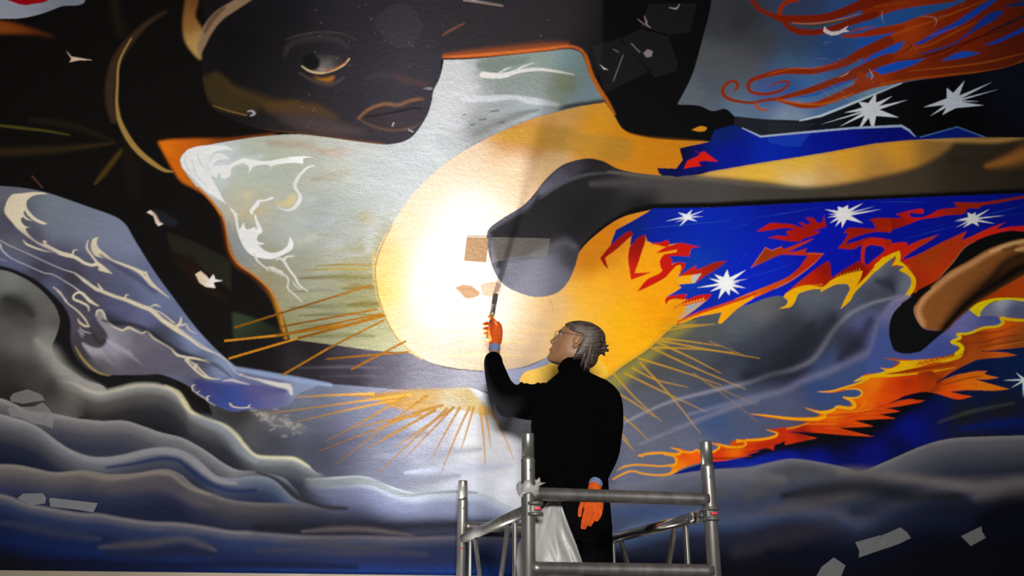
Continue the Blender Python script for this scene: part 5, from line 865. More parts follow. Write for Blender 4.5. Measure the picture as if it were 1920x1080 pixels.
rows = [(930, 1034, 1044, .010), (944, 1026, 1052, .018), (962, 1008, 1058, .035), (990, 988, 1067, .055), (1022, 970, 1079, .070), (1055, 966, 1091, .080), (1095, 972, 1098, .080), (1130, 985, 1092, .060), (1148, 1010, 1070, .02)]
bm = bmesh.new(); rings = []; n = 40
for ri, (v, l, r, dp) in enumerate(rows):
    A, B = at_depth(l, v, Yb), at_depth(r, v, Yb); c = (A + B) / 2; hw = (B - A).length / 2; ring = []
    for k in range(n):
        t = 2 * math.pi * k / n; f = 1 + .10 * math.sin(5 * t + ri * .5) * min(1, ri / 3) + .07 * math.sin(11 * t - ri * .9) + .04 * math.sin(17 * t + ri)
        ring.append(bm.verts.new(c + Vector((hw * math.cos(t) * (1 + .25 * (f - 1)), dp * math.sin(t) * f, 0))))
    rings.append(ring)
for a, b_ in zip(rings, rings[1:]):
    for k in range(n): bm.faces.new((a[k], a[(k + 1) % n], b_[(k + 1) % n], b_[k]))
bm.faces.new(rings[-1]); bmesh.ops.subdivide_edges(bm, edges=bm.edges[:], cuts=1, use_grid_fill=True)
for vtx in bm.verts: vtx.co += Vector((0, .006 * math.sin(vtx.co.x * 130 + vtx.co.z * 60), 0))
mesh_obj('bag_body', bm, M_bag, bag)
bm = bmesh.new(); cz = ZR1 + .022; pts = []
for k in range(19):
    t = -2.4 + k * 2 * math.pi / 18 * 1.05; pts.append(corner(0, 0, cz + .012 * math.sin(t * 1.5)) + EX * (.036 * math.cos(t)) + EN * (.036 * math.sin(t)))
add_tube(bm, pts, [.010 + .004 * math.sin(k * 1.7) for k in range(19)], 10, flat=(.7, 2.2))
mesh_obj('knotted_strap', bm, M_bag, bag)
for du, dv, L in ((12, -16, .0), (24, -6, .0), (4, -4, .0)):
    bm = bmesh.new(); p0 = corner(0, 0, cz) + EX * .03 - EN * .02; p1 = at_depth(1000 + du, 911 + dv, FL.y - .02)
    add_tube(bm, [p0, p0.lerp(p1, .5) + Vector((0, -.006, .004)), p1], [.010, .011, .001], 8, flat=(1, .35)); mesh_obj('strap_end', bm, M_bag, bag)
bm = bmesh.new()
add_tube(bm, [corner(0, 0, cz - .01) + EX * .03 + EN * .03, at_depth(1016, 930, Yb - .03), at_depth(1034, 938, Yb), at_depth(1040, 955, Yb - .01)], [.012, .012, .014, .02], 10, flat=(1, .5)); mesh_obj('handle_loop', bm, M_bag, bag)

# ---------------------------------------------------------------- tape and protective film stuck on the mural
M_tape = film_mat('lilac_grey_masking_tape', (.30, .295, .30), .42, .6, .0)
M_film = film_mat('clear_film', (.30, .30, .32), .025, .22, .0); M_film2 = film_mat('clear_tape', (.60, .54, .46), .10, .2, .0)
def patch(name, s, T, mat, label, cat, group=None, off=.0022):
    P = [p[:2] for p in parse(s, T)]; bm = bmesh.new()
    f0 = [bm.verts.new(on_wall(u, v, off + random.uniform(-.0006, .0008))) for u, v in P]; b0 = [bm.verts.new(on_wall(u, v, .0003)) for u, v in P]
    bm.faces.new(f0)
    for k in range(len(P)): bm.faces.new((f0[k], b0[k], b0[(k + 1) % len(P)], f0[(k + 1) % len(P)]))
    bmesh.ops.triangulate(bm, faces=[f for f in bm.faces if len(f.verts) > 4]); bmesh.ops.recalc_face_normals(bm, faces=bm.faces[:])
    return tag(mesh_obj(name, bm, mat, smooth=False), label, cat, group)
gT = 'strips of masking tape on the mural'
patch('tape_strip', '55,75 75,52 155,30 235,60 252,92 190,100 130,112 62,98', QA, M_tape, 'crumpled grey tape piece at the top of a taped cluster on the grey waves', 'tape', gT)
patch('tape_strip', '40,135 120,128 190,128 240,104 268,128 300,168 262,175 205,228 120,190 58,182', QA, M_tape, 'widest creased tape piece in the middle of the cluster on the grey waves', 'tape', gT, .003)
patch('tape_strip', '208,222 250,190 300,165 306,182 296,250 262,236', QA, M_tape, 'small fan-shaped tape piece at the lower end of the cluster on the grey waves', 'tape', gT, .0038)
patch('tape_strip', '100,640 130,616 240,614 260,640 254,672 180,682 112,652', QA, M_tape, 'short rounded tape strip above a long one on the dark lower waves', 'tape', gT)
patch('tape_strip', '275,645 290,640 420,655 550,670 540,690 525,722 430,706 285,690', QA, M_tape, 'long straight tape strip on the dark lower waves', 'tape', gT)
patch('tape_strip', '490,890 635,850 660,925 510,977 514,940', Q(3, 2), M_tape, 'slanting tape strip with a notched end on the dark blue lower mural', 'tape', gT)
patch('tape_strip', '640,852 745,806 780,832 805,866 740,898 662,926 638,885', Q(3, 2), M_tape, 'tape strip overlapping the notched one on the dark blue lower mural', 'tape', gT, .0032)
patch('tape_strip', '1085,856 1200,800 1206,832 1226,866 1140,912', Q(3, 2), M_tape, 'small torn square of tape alone on the dark blue corner', 'tape', gT)
patch('tape_strip', '262,1100 300,1030 370,975 436,1020 400,1110', Q(3, 2), M_tape, 'folded tape piece low on the dark blue mural near the ledge', 'tape', gT)
gF = 'clear protective films on the mural'
patch('clear_tape', '420,102 520,103 880,112 868,190 855,250 740,256 640,267 480,290 424,302', (820, 420, 4.154), M_film2, 'clear tape strip above the brush tip, across the grey painted hand', 'film', gF)
M_tan = film_mat('tanned_tape', (.27, .15, .065), .8, .4, .0)
patch('tape_strip', '875,445 916,446 914,470 911,492 870,489', None, M_tan, 'tan tape end beside the clear tape, on the white hot part of the sun', 'tape', gT, .0034)
patch('film_patch', '520,525 450,262 600,216 770,402', Q(2, 0), M_film, 'clear film patch beside the orange neckline on the black paint', 'film', gF)
patch('film_patch', '612,218 720,164 880,204 932,358 920,405 800,436 776,398 656,274', Q(2, 0), M_film, 'torn clear film patch with a pale flake on the black paint', 'film', gF, .0034)
patch('film_patch', '728,150 766,20 1040,20 1000,180 886,196', Q(2, 0), M_film, 'uppermost clear film patch on the black paint', 'film', gF)
patch('film_patch', '660,110 740,40 830,8 900,60 945,150 880,262 780,272 690,172', Q(1, 0), M_film, 'rounded clear film patch on the forehead of the dark face', 'film', gF)
patch('film_patch', '250,320 510,330 680,500 600,560 400,600 240,480', Q(3, 0), M_film, 'clear film patch over the painted red hair', 'film', gF)
patch('film_patch', '2,690 270,690 190,756 2,768', Q(3, 0), M_film, 'narrow clear film patch over the black and blue strip', 'film', gF)

# ---------------------------------------------------------------- fixture at the top of the wall
br = empty('wall_bracket', on_wall(906, 8), 'dark rectangular bracket plate with a rusty rim above the painted face', 'bracket')
cu = on_wall(906, -8); wd = (on_wall(944, -8) - on_wall(868, -8)).length; hg = on_wall(906, -25).z - on_wall(906, 8).z
M_rust = node_mat('rusty_rim', (.022, .008, .006), .7, noise=(80, .4, (1, 1, 1)))
bm = bmesh.new(); add_box(bm, cu - EN * .008, wd, .016, hg, EX, EN, Vector((0, 0, 1)), bev=.006); mesh_obj('rim', bm, M_rust, br)
bm = bmesh.new(); add_box(bm, cu - EN * .012, wd - .012, .02, hg - .012, EX, EN, Vector((0, 0, 1)), bev=.006); mesh_obj('plate', bm, M_dark, br)

# ---------------------------------------------------------------- the painter
def fuse(bm, voxel, smooth=2, fac=.5):
    """one continuous closed surface out of overlapping lofts"""
    bmesh.ops.recalc_face_normals(bm, faces=bm.faces[:])
    me = bpy.data.meshes.new('tmp'); bm.to_mesh(me); bm.free()
    o = bpy.data.objects.new('tmp', me); COL.objects.link(o)
    r = o.modifiers.new('r', 'REMESH'); r.mode = 'VOXEL'; r.voxel_size = voxel
    if smooth:
        sm = o.modifiers.new('s', 'SMOOTH'); sm.factor = fac; sm.iterations = smooth
    dg = bpy.context.evaluated_depsgraph_get(); out = bpy.data.meshes.new_from_object(o.evaluated_get(dg))
    bpy.data.objects.remove(o); bpy.data.meshes.remove(me)
    for p in out.polygons: p.use_smooth = True
    return out
def part_from(name, me, mat, parent):
    me.name = name; me.materials.clear(); me.materials.append(mat)
    o = bpy.data.objects.new(name, me); link(o); o.parent = parent; o.matrix_parent_inverse = Matrix.Translation(parent_loc(parent)).inverted(); return o
YP = 4.75
D = at_depth
def px_m(u, v, Y): return (D(u + 1, v, Y) - D(u, v, Y)).length           # metres per photo pixel there
def loft_px(bm, rows, n=28, sq=2.3):
    """stack of rounded sections: (v, uL, uR, Y, depth radius)"""
    rings = []
    for v, l, r, Y, dp in rows:
        A, B = D(l, v, Y), D(r, v, Y); c = (A + B) / 2; hw = (B - A).length / 2; ring = []
        for k in range(n):
            t = 2 * math.pi * k / n; cx = abs(math.cos(t)) ** (2 / sq) * (1 if math.cos(t) >= 0 else -1); sx = abs(math.sin(t)) ** (2 / sq) * (1 if math.sin(t) >= 0 else -1)
            ring.append(bm.verts.new(c + Vector((hw * cx, dp * sx, 0))))
        rings.append(ring)
    for a, b_ in zip(rings, rings[1:]):
        for k in range(n): bm.faces.new((a[k], a[(k + 1) % n], b_[(k + 1) % n], b_[k]))
    bm.faces.new(list(reversed(rings[0]))); bm.faces.new(rings[-1])
def limb(bm, pts, n=18, sub=4):
    """(u, v, Y, radius m) -> smooth tapered tube"""
    P = [D(u, v, Y) for u, v, Y, _ in pts]; Rr = [q[3] for q in pts]; pp, rr = [], []
    for i in range(len(P) - 1):
        p0, p1, p2, p3 = P[max(0, i - 1)], P[i], P[i + 1], P[min(len(P) - 1, i + 2)]
        for k in range(sub):
            t = k / sub; m1 = (p2 - p0) * .5; m2 = (p3 - p1) * .5; t2, t3 = t * t, t ** 3
            pp.append(p1 * (2 * t3 - 3 * t2 + 1) + m1 * (t3 - 2 * t2 + t) + p2 * (-2 * t3 + 3 * t2) + m2 * (t3 - t2)); rr.append(Rr[i] + (Rr[i + 1] - Rr[i]) * t)
    pp.append(P[-1]); rr.append(Rr[-1]); add_tube(bm, pp, rr, n)
    for p, r in ((pp[0], rr[0]), (pp[-1], rr[-1])): bmesh.ops.create_uvsphere(bm, u_segments=14, v_segments=8, radius=r * .98, matrix=Matrix.Translation(p))
M_skin = node_mat('skin', (.225, .105, .046), .5, noise=(60, .14, (1, 1, 1)), bump=(140, .25, .002))
M_sweat = node_mat('black_wool', (.0012, .0012, .0015), .95, noise=(60, .3, (1, 1, 1)), bump=(220, .4, .003), spec=.02)
M_trous = node_mat('black_cotton', (.0016, .0016, .0018), .9, noise=(80, .3, (1, 1, 1)), bump=(260, .3, .002), spec=.03)
M_glove = node_mat('orange_knit_glove', (.52, .075, .008), .85, noise=(90, .18, (1, 1, 1)), bump=(420, .6, .003), spec=.15)
M_cuff = node_mat('blue_grey_glove_cuff', (.12, .15, .27), .9, bump=(400, .5, .002))
M_shoe = node_mat('black_shoe', (.012, .012, .012), .5, noise=(40, .2, (1, 1, 1)))
foot_c = D(1085, 1290, YP); foot_c.z = PLAT_Z
person = empty('person', foot_c, 'person in black sweater and trousers with orange gloves, reaching up with a brush', 'person')

# head, in its own plane: F forward (to the left of the picture, tilted up), U up, S across
HO = D(1085, 645, 4.735)
fx, fy = -0.968, -0.25                      # forward in picture units (x right, y down)
up_v = (D(1085, 644, 4.735) - HO).normalized(); rt_v = Vector((1, 0, 0))
HF = (rt_v * fx - up_v * fy).normalized(); HU = (rt_v * (-fy) + up_v * (-fx)).normalized(); HU = (HU - HF * HU.dot(HF)).normalized()
turn = Matrix.Rotation(math.radians(-6), 3, HU)       # face turned a little to the wall
HS = HF.cross(HU).normalized(); HFt = turn @ HF; HSt = turn @ HS
def H(f, u, s):                             # millimetres; the jaw is long and pushed forward by the tilt of the head
    u = 17 + (u - 17) * (1.17 if u < 17 else .80); k = min(1, max(0, (f + 60) / 160)); f = f * (1.04 if f > 0 else 1) + .20 * (17 - u) * k
    return HO + HFt * (f * .00112) + HU * (u * .00112) + HSt * (s * .00106)
# level: (U, front at mid line, front of cheeks, half width, back)
LV = [(-92, 78, 60, 26, 6), (-86, 92, 70, 38, -2), (-78, 99, 76, 46, -14), (-68, 100, 79, 54, -28), (-58, 98, 81, 59, -42), (-50, 97, 84, 62, -55), (-44, 101, 86, 63, -62), (-38, 99, 87, 64, -68), (-32, 103, 88, 65, -74), (-27, 101, 89, 66, -78), (-21, 102, 91, 67, -82), (-17, 112, 92, 68, -85), (-11, 121, 93, 69, -88), (-5, 119, 93, 70, -91), (3, 113, 92, 71, -94), (12, 107, 90, 72, -97), (21, 101, 88, 72, -99), (27, 99, 90, 73, -100), (34, 101, 94, 73, -101), (42, 101, 95, 74, -101), (54, 98, 93, 74, -100), (68, 92, 87, 73, -96), (82, 81, 77, 69, -89), (96, 63, 60, 61, -76), (107, 42, 40, 48, -58), (115, 18, 17, 30, -36), (118, 2, 2, 10, -14)]
def head_point(i, t, grow=0):
    U, fm, fc, w_, bk = LV[i]
    c = math.cos(t); s = math.sin(t); S = (w_ + grow) * (abs(s) ** .85) * (1 if s >= 0 else -1)
    if c >= 0:
        base = fc * (c ** .72); sg = 13 if U < 25 else 30
        if -70 < U < -24: sg = 22
        if U <= -70: sg = 30
        F = base + (fm - fc) * math.exp(-(S / sg) ** 2)
        if 8 < U < 27: F -= 9 * math.exp(-((abs(S) - 32) / 13) ** 2) * (1 - abs(U - 18) / 12)       # eye sockets
    else: F = (bk - 0) * (abs(c) ** .8)
    k = 1 + grow / 90.0
    return H(F * k if grow else F, U + grow * .6 * (1 if U > 60 else 0), S)
def head_bm(bm, grow=0, n=48):
    rings = [[bm.verts.new(head_point(i, 2 * math.pi * k / n, grow)) for k in range(n)] for i in range(len(LV))]
    for a, b_ in zip(rings, rings[1:]):
        for k in range(n): bm.faces.new((a[k], a[(k + 1) % n], b_[(k + 1) % n], b_[k]))
    bm.faces.new(list(reversed(rings[0]))); bm.faces.new(rings[-1])
def blob(bm, p, rx, ry, rz, ax=None, seg=16):
    M = Matrix.Translation(p)
    if ax: M = M @ Matrix((ax[0], ax[1], ax[2])).transposed().to_4x4()
    bmesh.ops.create_uvsphere(bm, u_segments=seg, v_segments=seg // 2 + 2, radius=1, matrix=M @ Matrix.Diagonal((rx, ry, rz, 1)))
HAX = (HFt, HSt, HU)
bm = bmesh.new(); head_bm(bm)
for sd in (-1, 1):       # nostril wings, lips, cheek, ear
    blob(bm, H(108, -14, 9 * sd), .009, .007, .008, HAX)
    blob(bm, H(-2, -4, 71 * sd), .012, .005, .026, HAX); blob(bm, H(8, -2, 72 * sd), .006, .006, .018, HAX)
    ear = [H(6, 14, 76 * sd), H(2, 24, 79 * sd), H(-8, 27, 81 * sd), H(-17, 20, 83 * sd), H(-19, 6, 82 * sd), H(-14, -8, 79 * sd), H(-6, -20, 76 * sd), H(3, -29, 74 * sd), H(8, -24, 73 * sd)]
    add_tube(bm, ear, [.0042, .0046, .0048, .005, .005, .005, .0055, .006, .004], 8)
blob(bm, H(98, -40, 0), .006, .021, .0045, HAX); blob(bm, H(97, -49, 0), .006, .018, .0055, HAX)
# neck, trunk and limbs under the clothes
limb(bm, [(1082, 655, 4.74, .056), (1073, 678, 4.74, .060), (1074, 705, 4.75, .060), (1078, 730, 4.75, .07)])
loft_px(bm, [(700, 1050, 1106, 4.75, .05), (722, 1022, 1140, 4.75, .075), (760, 1010, 1138, 4.75, .095), (830, 1016, 1128, 4.75, .09), (900, 1016, 1134, 4.75, .10), (960, 1022, 1140, 4.75, .11), (990, 1026, 1140, 4.75, .10)])
limb(bm, [(1040, 742, 4.79, .05), (990, 752, 4.85, .046), (944, 752, 4.93, .040), (934, 712, 4.99, .037), (928, 672, 5.04, .029), (927, 648, 5.05, .027), (928, 632, 5.05, .026)])
limb(bm, [(1132, 738, 4.75, .05), (1146, 785, 4.73, .046), (1144, 836, 4.69, .040), (1128, 880, 4.64, .034), (1116, 908, 4.61, .027), (1110, 930, 4.60, .026)])
limb(bm, [(1052, 985, 4.75, .075), (1050, 1060, 4.75, .068), (1052, 1150, 4.75, .052), (1054, 1262, 4.76, .038), (1050, 1284, 4.78, .036)])
limb(bm, [(1112, 985, 4.75, .075), (1113, 1060, 4.75, .068), (1112, 1150, 4.74, .052), (1112, 1262, 4.74, .038), (1108, 1284, 4.76, .036)])
body = part_from('body', fuse(bm, .0042, 2, .4), M_skin, person)
# eyes and brows
M_eye = node_mat('eye_white', (.20, .17, .15), .35); M_iris = node_mat('dark_iris', (.03, .02, .015), .15); M_lip = node_mat('lip', (.24, .085, .06), .5); M_brow = node_mat('brow_hair', (.06, .045, .035), .8)
for sd in (-1, 1):
    bm = bmesh.new(); blob(bm, H(79, 17, 32 * sd), .0125, .0125, .0125, HAX); e = mesh_obj('eye', bm, M_eye, body)
    bm = bmesh.new(); blob(bm, H(88.5, 19, 32 * sd), .004, .006, .006, HAX, 12); mesh_obj('iris', bm, M_iris, body)
    bm = bmesh.new(); add_tube(bm, [H(98, 33, 14 * sd), H(95, 38, 28 * sd), H(88, 38, 42 * sd), H(78, 32, 54 * sd)], [.002, .0035, .003, .001], 8); mesh_obj('eyebrow', bm, M_brow, body)
    bm = bmesh.new(); add_tube(bm, [H(94, 19, 18 * sd), H(92.5, 25, 26 * sd), H(90, 26, 36 * sd), H(82, 20, 47 * sd)], [.001, .0018, .0018, .001], 8); mesh_obj('eyelid', bm, M_skin, body)
bm = bmesh.new(); add_tube(bm, [H(82, -44, -26), H(96, -43.5, -14), H(103.5, -43.5, 0), H(96, -43.5, 14), H(82, -44, 26)], [.001, .0028, .0036, .0028, .001], 10); mesh_obj('lips', bm, M_lip, body)

# hair: cap gathered to a small bun, strands over it
def hair_mat():
    m = node_mat('grey_brown_hair', (.105, .075, .055), .55, bump=(90, .3, .003))
    nt = m.node_tree; b = nt.nodes['Principled BSDF']; tc = nt.nodes.new('ShaderNodeTexCoord'); mp = nt.nodes.new('ShaderNodeMapping'); mp.inputs['Scale'].default_value = (20, 90, 160); mp.inputs['Rotation'].default_value = (0, .35, 0)
    n = nt.nodes.new('ShaderNodeTexNoise'); n.inputs['Scale'].default_value = 1.0; n.inputs['Detail'].default_value = 4; nt.links.new(tc.outputs['Object'], mp.inputs[0]); nt.links.new(mp.outputs[0], n.inputs['Vector'])
    r = nt.nodes.new('ShaderNodeValToRGB'); r.color_ramp.elements[0].position = .38; r.color_ramp.elements[0].color = (.012, .007, .005, 1); r.color_ramp.elements[1].position = .68; r.color_ramp.elements[1].color = (.10, .066, .046, 1)
    nt.links.new(n.outputs['Fac'], r.inputs[0]); nt.links.new(r.outputs[0], b.inputs['Base Color']); return m
M_hair = hair_mat(); M_strand = node_mat('pale_grey_strand', (.21, .155, .12), .5); M_strand2 = node_mat('dark_brown_strand', (.022, .014, .010), .55)
bm = bmesh.new(); n = 48; rings = []
for i, (U, fm, fc, w_, bk) in enumerate(LV):
    ring = []
    for k in range(n):
        t = 2 * math.pi * k / n; c = math.cos(t)
        hl = 72 + 8 * c if abs(math.sin(t)) < .55 else (58 if c > 0.25 else 8 if c > -.25 else -80)     # hair line height by direction
        hl = 74 if c > .80 else 60 if c > .5 else 38 if c > .20 else 28 if c > -.12 else -90
        g = 9 if U > hl else -14
        if c < -.25: g += 3
        ring.append(bm.verts.new(head_point(i, t, g)))
    rings.append(ring)
for a, b_ in zip(rings, rings[1:]):
    for k in range(n): bm.faces.new((a[k], a[(k + 1) % n], b_[(k + 1) % n], b_[k]))
bm.faces.new(list(reversed(rings[0]))); bm.faces.new(rings[-1])
blob(bm, H(-62, 8, 0), .055, .062, .075, HAX, 20); blob(bm, H(-70, -38, 0), .034, .052, .055, HAX, 18); blob(bm, H(-52, -70, 0), .026, .044, .05, HAX, 18)
blob(bm, H(-104, 4, 0), .026, .026, .026, HAX, 16)
for (f, u, s_, df, du) in ((-112, 12, 4, -22, 16), (-116, 2, -6, -24, 2), (-112, -6, 6, -16, -14), (-108, 16, -8, -12, 20), (-118, 8, 10, -20, -6)):
    add_tube(bm, [H(f + 14, u, s_), H(f + df * .5, u + du * .5, s_ * 1.3), H(f + df, u + du * 1.1, s_ * 1.8)], [.011, .008, .0025], 8)
hair = part_from('hair', fuse(bm, .0042, 2, .4), M_hair, person)
random.seed(3)
for sd in (-1, 1):
    for q in range(15):                      # combed strands from the brow line back to the bun, and down behind the ear
        a = q / 14; u0 = 50 + 56 * a; f0 = 70 - 30 * a; s0 = sd * (66 - 42 * a)
        pts = [H(f0, u0 + 2, s0), H(f0 - 46, u0 + 10 - 10 * a, sd * (80 - 34 * a)), H(f0 - 100, u0 - 18 - 18 * a, sd * (74 - 34 * a)), H(-96, 14 + 12 * a, sd * (30 - 22 * a)), H(-108, 6, sd * 6)]
        bm = bmesh.new(); add_tube(bm, pts, [.0008, .0020, .0022, .0018, .0008], 6); mesh_obj('strand', bm, M_strand if q % 3 == 0 else M_strand2 if q % 3 == 1 else M_hair, hair)
    for q in range(9):
        a = q / 8; pts = [H(-26 - 34 * a, 26 - 6 * a, sd * (78 - 10 * a)), H(-38 - 36 * a, -10, sd * (76 - 12 * a)), H(-40 - 34 * a, -50, sd * (62 - 14 * a)), H(-34 - 32 * a, -96 - 12 * (q % 3), sd * (50 - 16 * a))]
        bm = bmesh.new(); add_tube(bm, pts, [.001, .0024, .0022, .0006], 6); mesh_obj('strand', bm, M_strand if q % 4 == 1 else M_strand2, hair)
for (f, u, df, du) in ((-118, 10, -26, -14), (-112, 20, -8, 24), (-96, 34, -14, 26), (-60, -90, -34, -30), (-64, -88, -30, -44)):
    bm = bmesh.new(); add_tube(bm, [H(f, u, 4), H(f + df * .6, u + du * .3, 5), H(f + df, u + du, 7)], [.0012, .0009, .0004], 5); mesh_obj('strand', bm, M_strand2, hair)

# glasses
M_rim = node_mat('thin_steel_rim', (.16, .15, .14), .4, .8); M_lens = bpy.data.materials.new('spectacle_lens'); M_lens.use_nodes = True
lb = M_lens.node_tree.nodes['Principled BSDF']; lb.inputs['Base Color'].default_value = (.9, .9, .9, 1); lb.inputs['Alpha'].default_value = .06; lb.inputs['Roughness'].default_value = .05
bm = bmesh.new()
for sd in (-1, 1):
    pts = [H(108 - abs(31 * sd) * .12 + 0, 15 + 15 * math.sin(t), 31 * sd + 23 * math.cos(t)) for t in [2 * math.pi * k / 20 for k in range(21)]]
    add_tube(bm, pts, .0011, 6)
    add_tube(bm, [H(103, 22, 54 * sd), H(84, 22, 66 * sd), H(20, 20, 76 * sd), H(-6, 22, 80 * sd), H(-16, 6, 79 * sd)], .0012, 6)
add_tube(bm, [H(108, 20, -8), H(111, 22, 0), H(108, 20, 8)], .0012, 6)
gl = mesh_obj('glasses', bm, M_rim, person)
for sd in (-1, 1):
    bm = bmesh.new(); add_tube(bm, [H(103.6, 15, 31 * sd), H(104.6, 15, 31 * sd)], .0135, 20); 
    mesh_obj('lens', bm, M_lens, gl)

# sweater
bm = bmesh.new()
loft_px(bm, [(700, 1046, 1106, 4.75, .062), (710, 1034, 1126, 4.75, .080), (722, 1020, 1148, 4.75, .098), (742, 1006, 1156, 4.75, .112), (770, 998, 1150, 4.75, .120), (800, 995, 1144, 4.75, .122), (850, 998, 1140, 4.75, .122), (895, 1002, 1140, 4.75, .128), (925, 1006, 1142, 4.75, .132), (942, 1010, 1141, 4.75, .128)], 36)
limb(bm, [(1078, 716, 4.75, .088), (1077, 704, 4.75, .078), (1075, 693, 4.742, .074), (1074, 686, 4.74, .072)], 24)
limb(bm, [(1062, 752, 4.76, .088), (1030, 752, 4.79, .092), (990, 754, 4.85, .090), (957, 748, 4.91, .080), (939, 728, 4.955, .068), (931, 705, 4.99, .060), (926, 686, 5.02, .052), (925, 676, 5.03, .050)], 24)
limb(bm, [(1118, 738, 4.75, .085), (1136, 752, 4.745, .080), (1143, 785, 4.73, .068), (1142, 818, 4.71, .062), (1138, 850, 4.68, .058), (1127, 880, 4.65, .050), (1120, 897, 4.63, .045)], 24)
blob(bm, D(1150, 796, 4.72), .050, .05, .06); blob(bm, D(952, 764, 4.92), .062, .055, .05)
for q in range(7):       # pushed-up folds of the raised sleeve
    a = q / 6; u = 960 + 62 * a; pts = [D(u - 4, 722 + 5 * math.sin(q * 2), 4.885 - .10 * a), D(u + 3, 727, 4.83 - .08 * a), D(u + 5, 748, 4.80 - .07 * a)]
    add_tube(bm, pts, [.010, .016, .008], 8)
sweater = part_from('sweater', fuse(bm, .0065, 3, .5), M_sweat, person)
bm = bmesh.new(); p0, p1 = D(1074.5, 690, 4.741), D(1073.5, 683, 4.739); add_tube(bm, [p0, p0.lerp(p1, .5), p1, p1.lerp(p0, .3)], [.074, .0765, .073, .066], 28); mesh_obj('collar', bm, M_sweat, sweater)

# trousers and shoes
bm = bmesh.new()
loft_px(bm, [(915, 1012, 1138, 4.75, .115), (945, 1014, 1144, 4.75, .128), (975, 1016, 1147, 4.75, .128), (1000, 1018, 1147, 4.75, .120), (1015, 1020, 1146, 4.75, .10)], 32)
limb(bm, [(1052, 985, 4.75, .085), (1052, 1060, 4.75, .084), (1052, 1150, 4.75, .072), (1054, 1262, 4.76, .064), (1054, 1276, 4.76, .064)], 22)
limb(bm, [(1113, 985, 4.75, .090), (1114, 1060, 4.75, .086), (1113, 1150, 4.74, .072), (1112, 1262, 4.74, .064), (1112, 1276, 4.74, .064)], 22)
trousers = part_from('trousers', fuse(bm, .008, 3, .5), M_trous, person)
for u, Y in ((1053, 4.77), (1111, 4.75)):
    c = D(u, 1292, Y); fd = Vector((-.55, .83, 0)); bm = bmesh.new()
    pts = [(-.075, .028, .03), (-.05, .036, .04), (0, .038, .045), (.06, .042, .036), (.12, .044, .028), (.165, .036, .022), (.185, .016, .014)]
    rings = []
    for t, w2, h2 in pts:
        cc = Vector((c.x, c.y, PLAT_Z)) + fd * t; sdv = Vector((fd.y, -fd.x, 0))
        rings.append([bm.verts.new(cc + sdv * (w2 * math.cos(a)) + Vector((0, 0, max(.001, h2 + h2 * 1.0 * math.sin(a) if math.sin(a) > -.6 else .001)))) for a in [2 * math.pi * k / 16 for k in range(16)]])
    for a, b_ in zip(rings, rings[1:]):
        for k in range(16): bm.faces.new((a[k], a[(k + 1) % 16], b_[(k + 1) % 16], b_[k]))
    bm.faces.new(list(reversed(rings[0]))); bm.faces.new(rings[-1]); mesh_obj('shoe', bm, M_shoe, person)

# gloved hand hanging at her side
def finger(bm, pts, r0, r1):
    P = [D(u, v, Y) for u, v, Y in pts]; k = len(P); rr = [r0 + (r1 - r0) * i / (k - 1) for i in range(k)]
    add_tube(bm, P, rr, 10)
    for p, r in ((P[0], rr[0]), (P[-1], rr[-1])): bmesh.ops.create_uvsphere(bm, u_segments=10, v_segments=6, radius=r, matrix=Matrix.Translation(p))
bm = bmesh.new()
limb(bm, [(1117, 905, 4.612, .029), (1115, 915, 4.605, .031), (1113, 928, 4.60, .034)], 16)
def palm(bm, rows):
    rings = []
    for (ul, vl, ur, vr, Y, dp) in rows:
        A, B = D(ul, vl, Y), D(ur, vr, Y); c = (A + B) / 2; ring = []
        for k in range(16):
            t = 2 * math.pi * k / 16; ring.append(bm.verts.new(c + (B - A) * (.5 * math.cos(t)) + Vector((0, dp * math.sin(t), 0))))
        rings.append(ring)
    for a, b_ in zip(rings, rings[1:]):
        for k in range(16): bm.faces.new((a[k], a[(k + 1) % 16], b_[(k + 1) % 16], b_[k]))
    bm.faces.new(list(reversed(rings[0]))); bm.faces.new(rings[-1])
palm(bm, [(1103, 915, 1126, 917, 4.605, .018), (1096, 928, 1130, 932, 4.60, .021), (1093, 940, 1132, 946, 4.598, .021), (1094, 952, 1131, 958, 4.596, .018), (1098, 958, 1127, 964, 4.595, .012)])
finger(bm, [(1099, 930, 4.596), (1092, 942, 4.585), (1088, 955, 4.578), (1087, 966, 4.575)], .0125, .0095)           # thumb
finger(bm, [(1100, 952, 4.594), (1096, 968, 4.586), (1093, 980, 4.580), (1092, 989, 4.578)], .0115, .0085)          # index
finger(bm, [(1108, 955, 4.594), (1105, 970, 4.584), (1101, 981, 4.578), (1097, 989, 4.574)], .0115, .0085)
finger(bm, [(1117, 956, 4.594), (1115, 968, 4.584), (1111, 977, 4.577), (1107, 984, 4.574)], .011, .0082)
finger(bm, [(1126, 954, 4.595), (1126, 963, 4.588), (1123, 970, 4.582), (1119, 975, 4.578)], .010, .0078)
g1 = part_from('glove', fuse(bm, .0024, 2, .4), M_glove, person)
bm = bmesh.new(); limb(bm, [(1117.5, 904, 4.613, .0325), (1117, 908, 4.611, .0325)], 18); mesh_obj('glove_cuff', bm, M_cuff, g1)

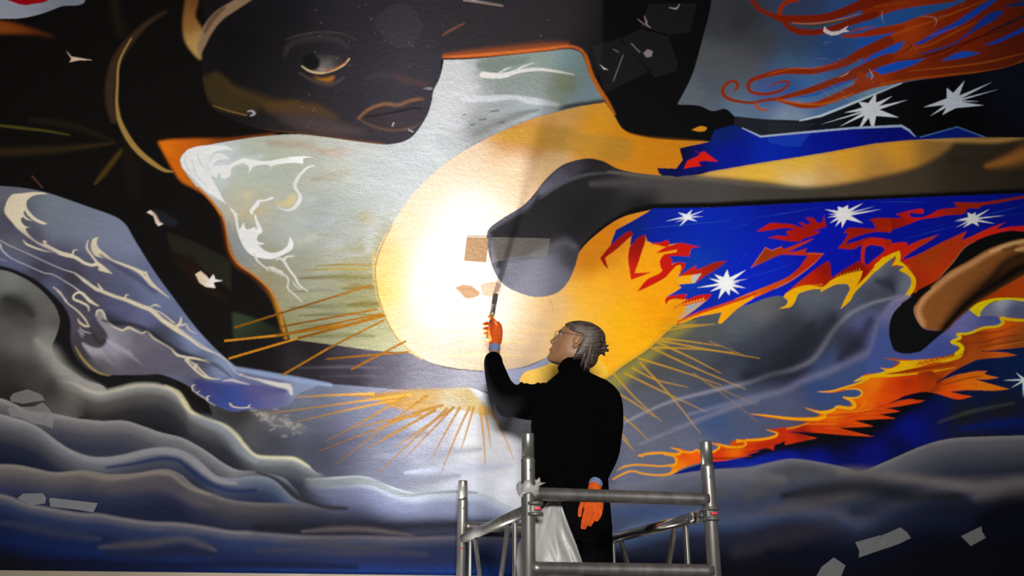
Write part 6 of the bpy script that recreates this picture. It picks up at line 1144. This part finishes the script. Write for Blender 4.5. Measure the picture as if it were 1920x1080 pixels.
# gloved hand holding the brush
bm = bmesh.new()
limb(bm, [(927, 652, 5.048, .028), (928, 644, 5.05, .029), (929, 636, 5.05, .031)], 16)
palm(bm, [(917, 648, 940, 644, 5.05, .020), (915, 638, 942, 634, 5.05, .024), (917, 626, 943, 622, 5.05, .025), (921, 614, 941, 610, 5.05, .022), (924, 606, 936, 603, 5.05, .014)])
finger(bm, [(934, 612, 5.040), (929, 604, 5.034), (923, 598, 5.032), (917, 594, 5.034)], .0115, .0085)            # index along the handle
finger(bm, [(936, 618, 5.066), (926, 609, 5.085), (913, 606, 5.084), (907, 608, 5.066)], .0115, .0085)
finger(bm, [(936, 626, 5.066), (926, 618, 5.085), (913, 615, 5.082), (907, 617, 5.064)], .0112, .0082)
finger(bm, [(934, 634, 5.064), (926, 627, 5.080), (914, 624, 5.076), (909, 626, 5.060)], .0105, .0078)
finger(bm, [(922, 640, 5.030), (919, 630, 5.020), (918, 620, 5.018), (919, 611, 5.022)], .0125, .0095)            # thumb on the near side
g2 = part_from('glove', fuse(bm, .0024, 2, .4), M_glove, person)
bm = bmesh.new(); limb(bm, [(927, 655, 5.047, .031), (927.5, 650, 5.048, .031)], 18); mesh_obj('glove_cuff', bm, M_cuff, g2)

# the brush, bristles touching the wall
tip = on_wall(929.5, 551, .004); hb = D(914.5, 637, 5.022); hm = D(920.5, 604, 5.062)
bd = (tip - hb).normalized(); Lb = (tip - hb).length; side = bd.cross(Vector((0, 1, 0))).normalized(); nrm = side.cross(bd).normalized()
brush = empty('paint_brush', hb, 'flat paint brush with wooden handle held against the sun of the mural', 'brush')
M_wood = node_mat('stained_wood_handle', (.30, .19, .075), .6, noise=(60, .3, (1, 1, .2))); M_ferr = node_mat('tinned_ferrule', (.34, .34, .33), .35, .9, noise=(80, .3, (1, 1, 1))); M_bri = node_mat('dark_bristle', (.055, .055, .045), .9, noise=(200, .4, (1, 1, .1)), bump=(300, .5, .002))
def flat_loft(rows, mat, name):
    bm = bmesh.new(); rings = []
    for t, w2, d2 in rows:
        c = hb + bd * (Lb * t); rings.append([bm.verts.new(c + side * (w2 * math.cos(a)) + nrm * (d2 * math.sin(a))) for a in [2 * math.pi * k / 16 for k in range(16)]])
    for a, b_ in zip(rings, rings[1:]):
        for k in range(16): bm.faces.new((a[k], a[(k + 1) % 16], b_[(k + 1) % 16], b_[k]))
    bm.faces.new(list(reversed(rings[0]))); bm.faces.new(rings[-1]); return mesh_obj(name, bm, mat, brush)
flat_loft([(0, .006, .005), (.02, .010, .006), (.14, .012, .007), (.30, .0085, .007), (.44, .009, .007), (.52, .0135, .008), (.55, .014, .008)], M_wood, 'handle')
flat_loft([(.54, .0145, .0085), (.56, .015, .009), (.66, .0148, .009), (.74, .0145, .009), (.745, .014, .008)], M_ferr, 'ferrule')
flat_loft([(.735, .0138, .0078), (.80, .0145, .008), (.90, .015, .007), (.97, .0148, .005), (1.0, .0135, .003)], M_bri, 'bristles')
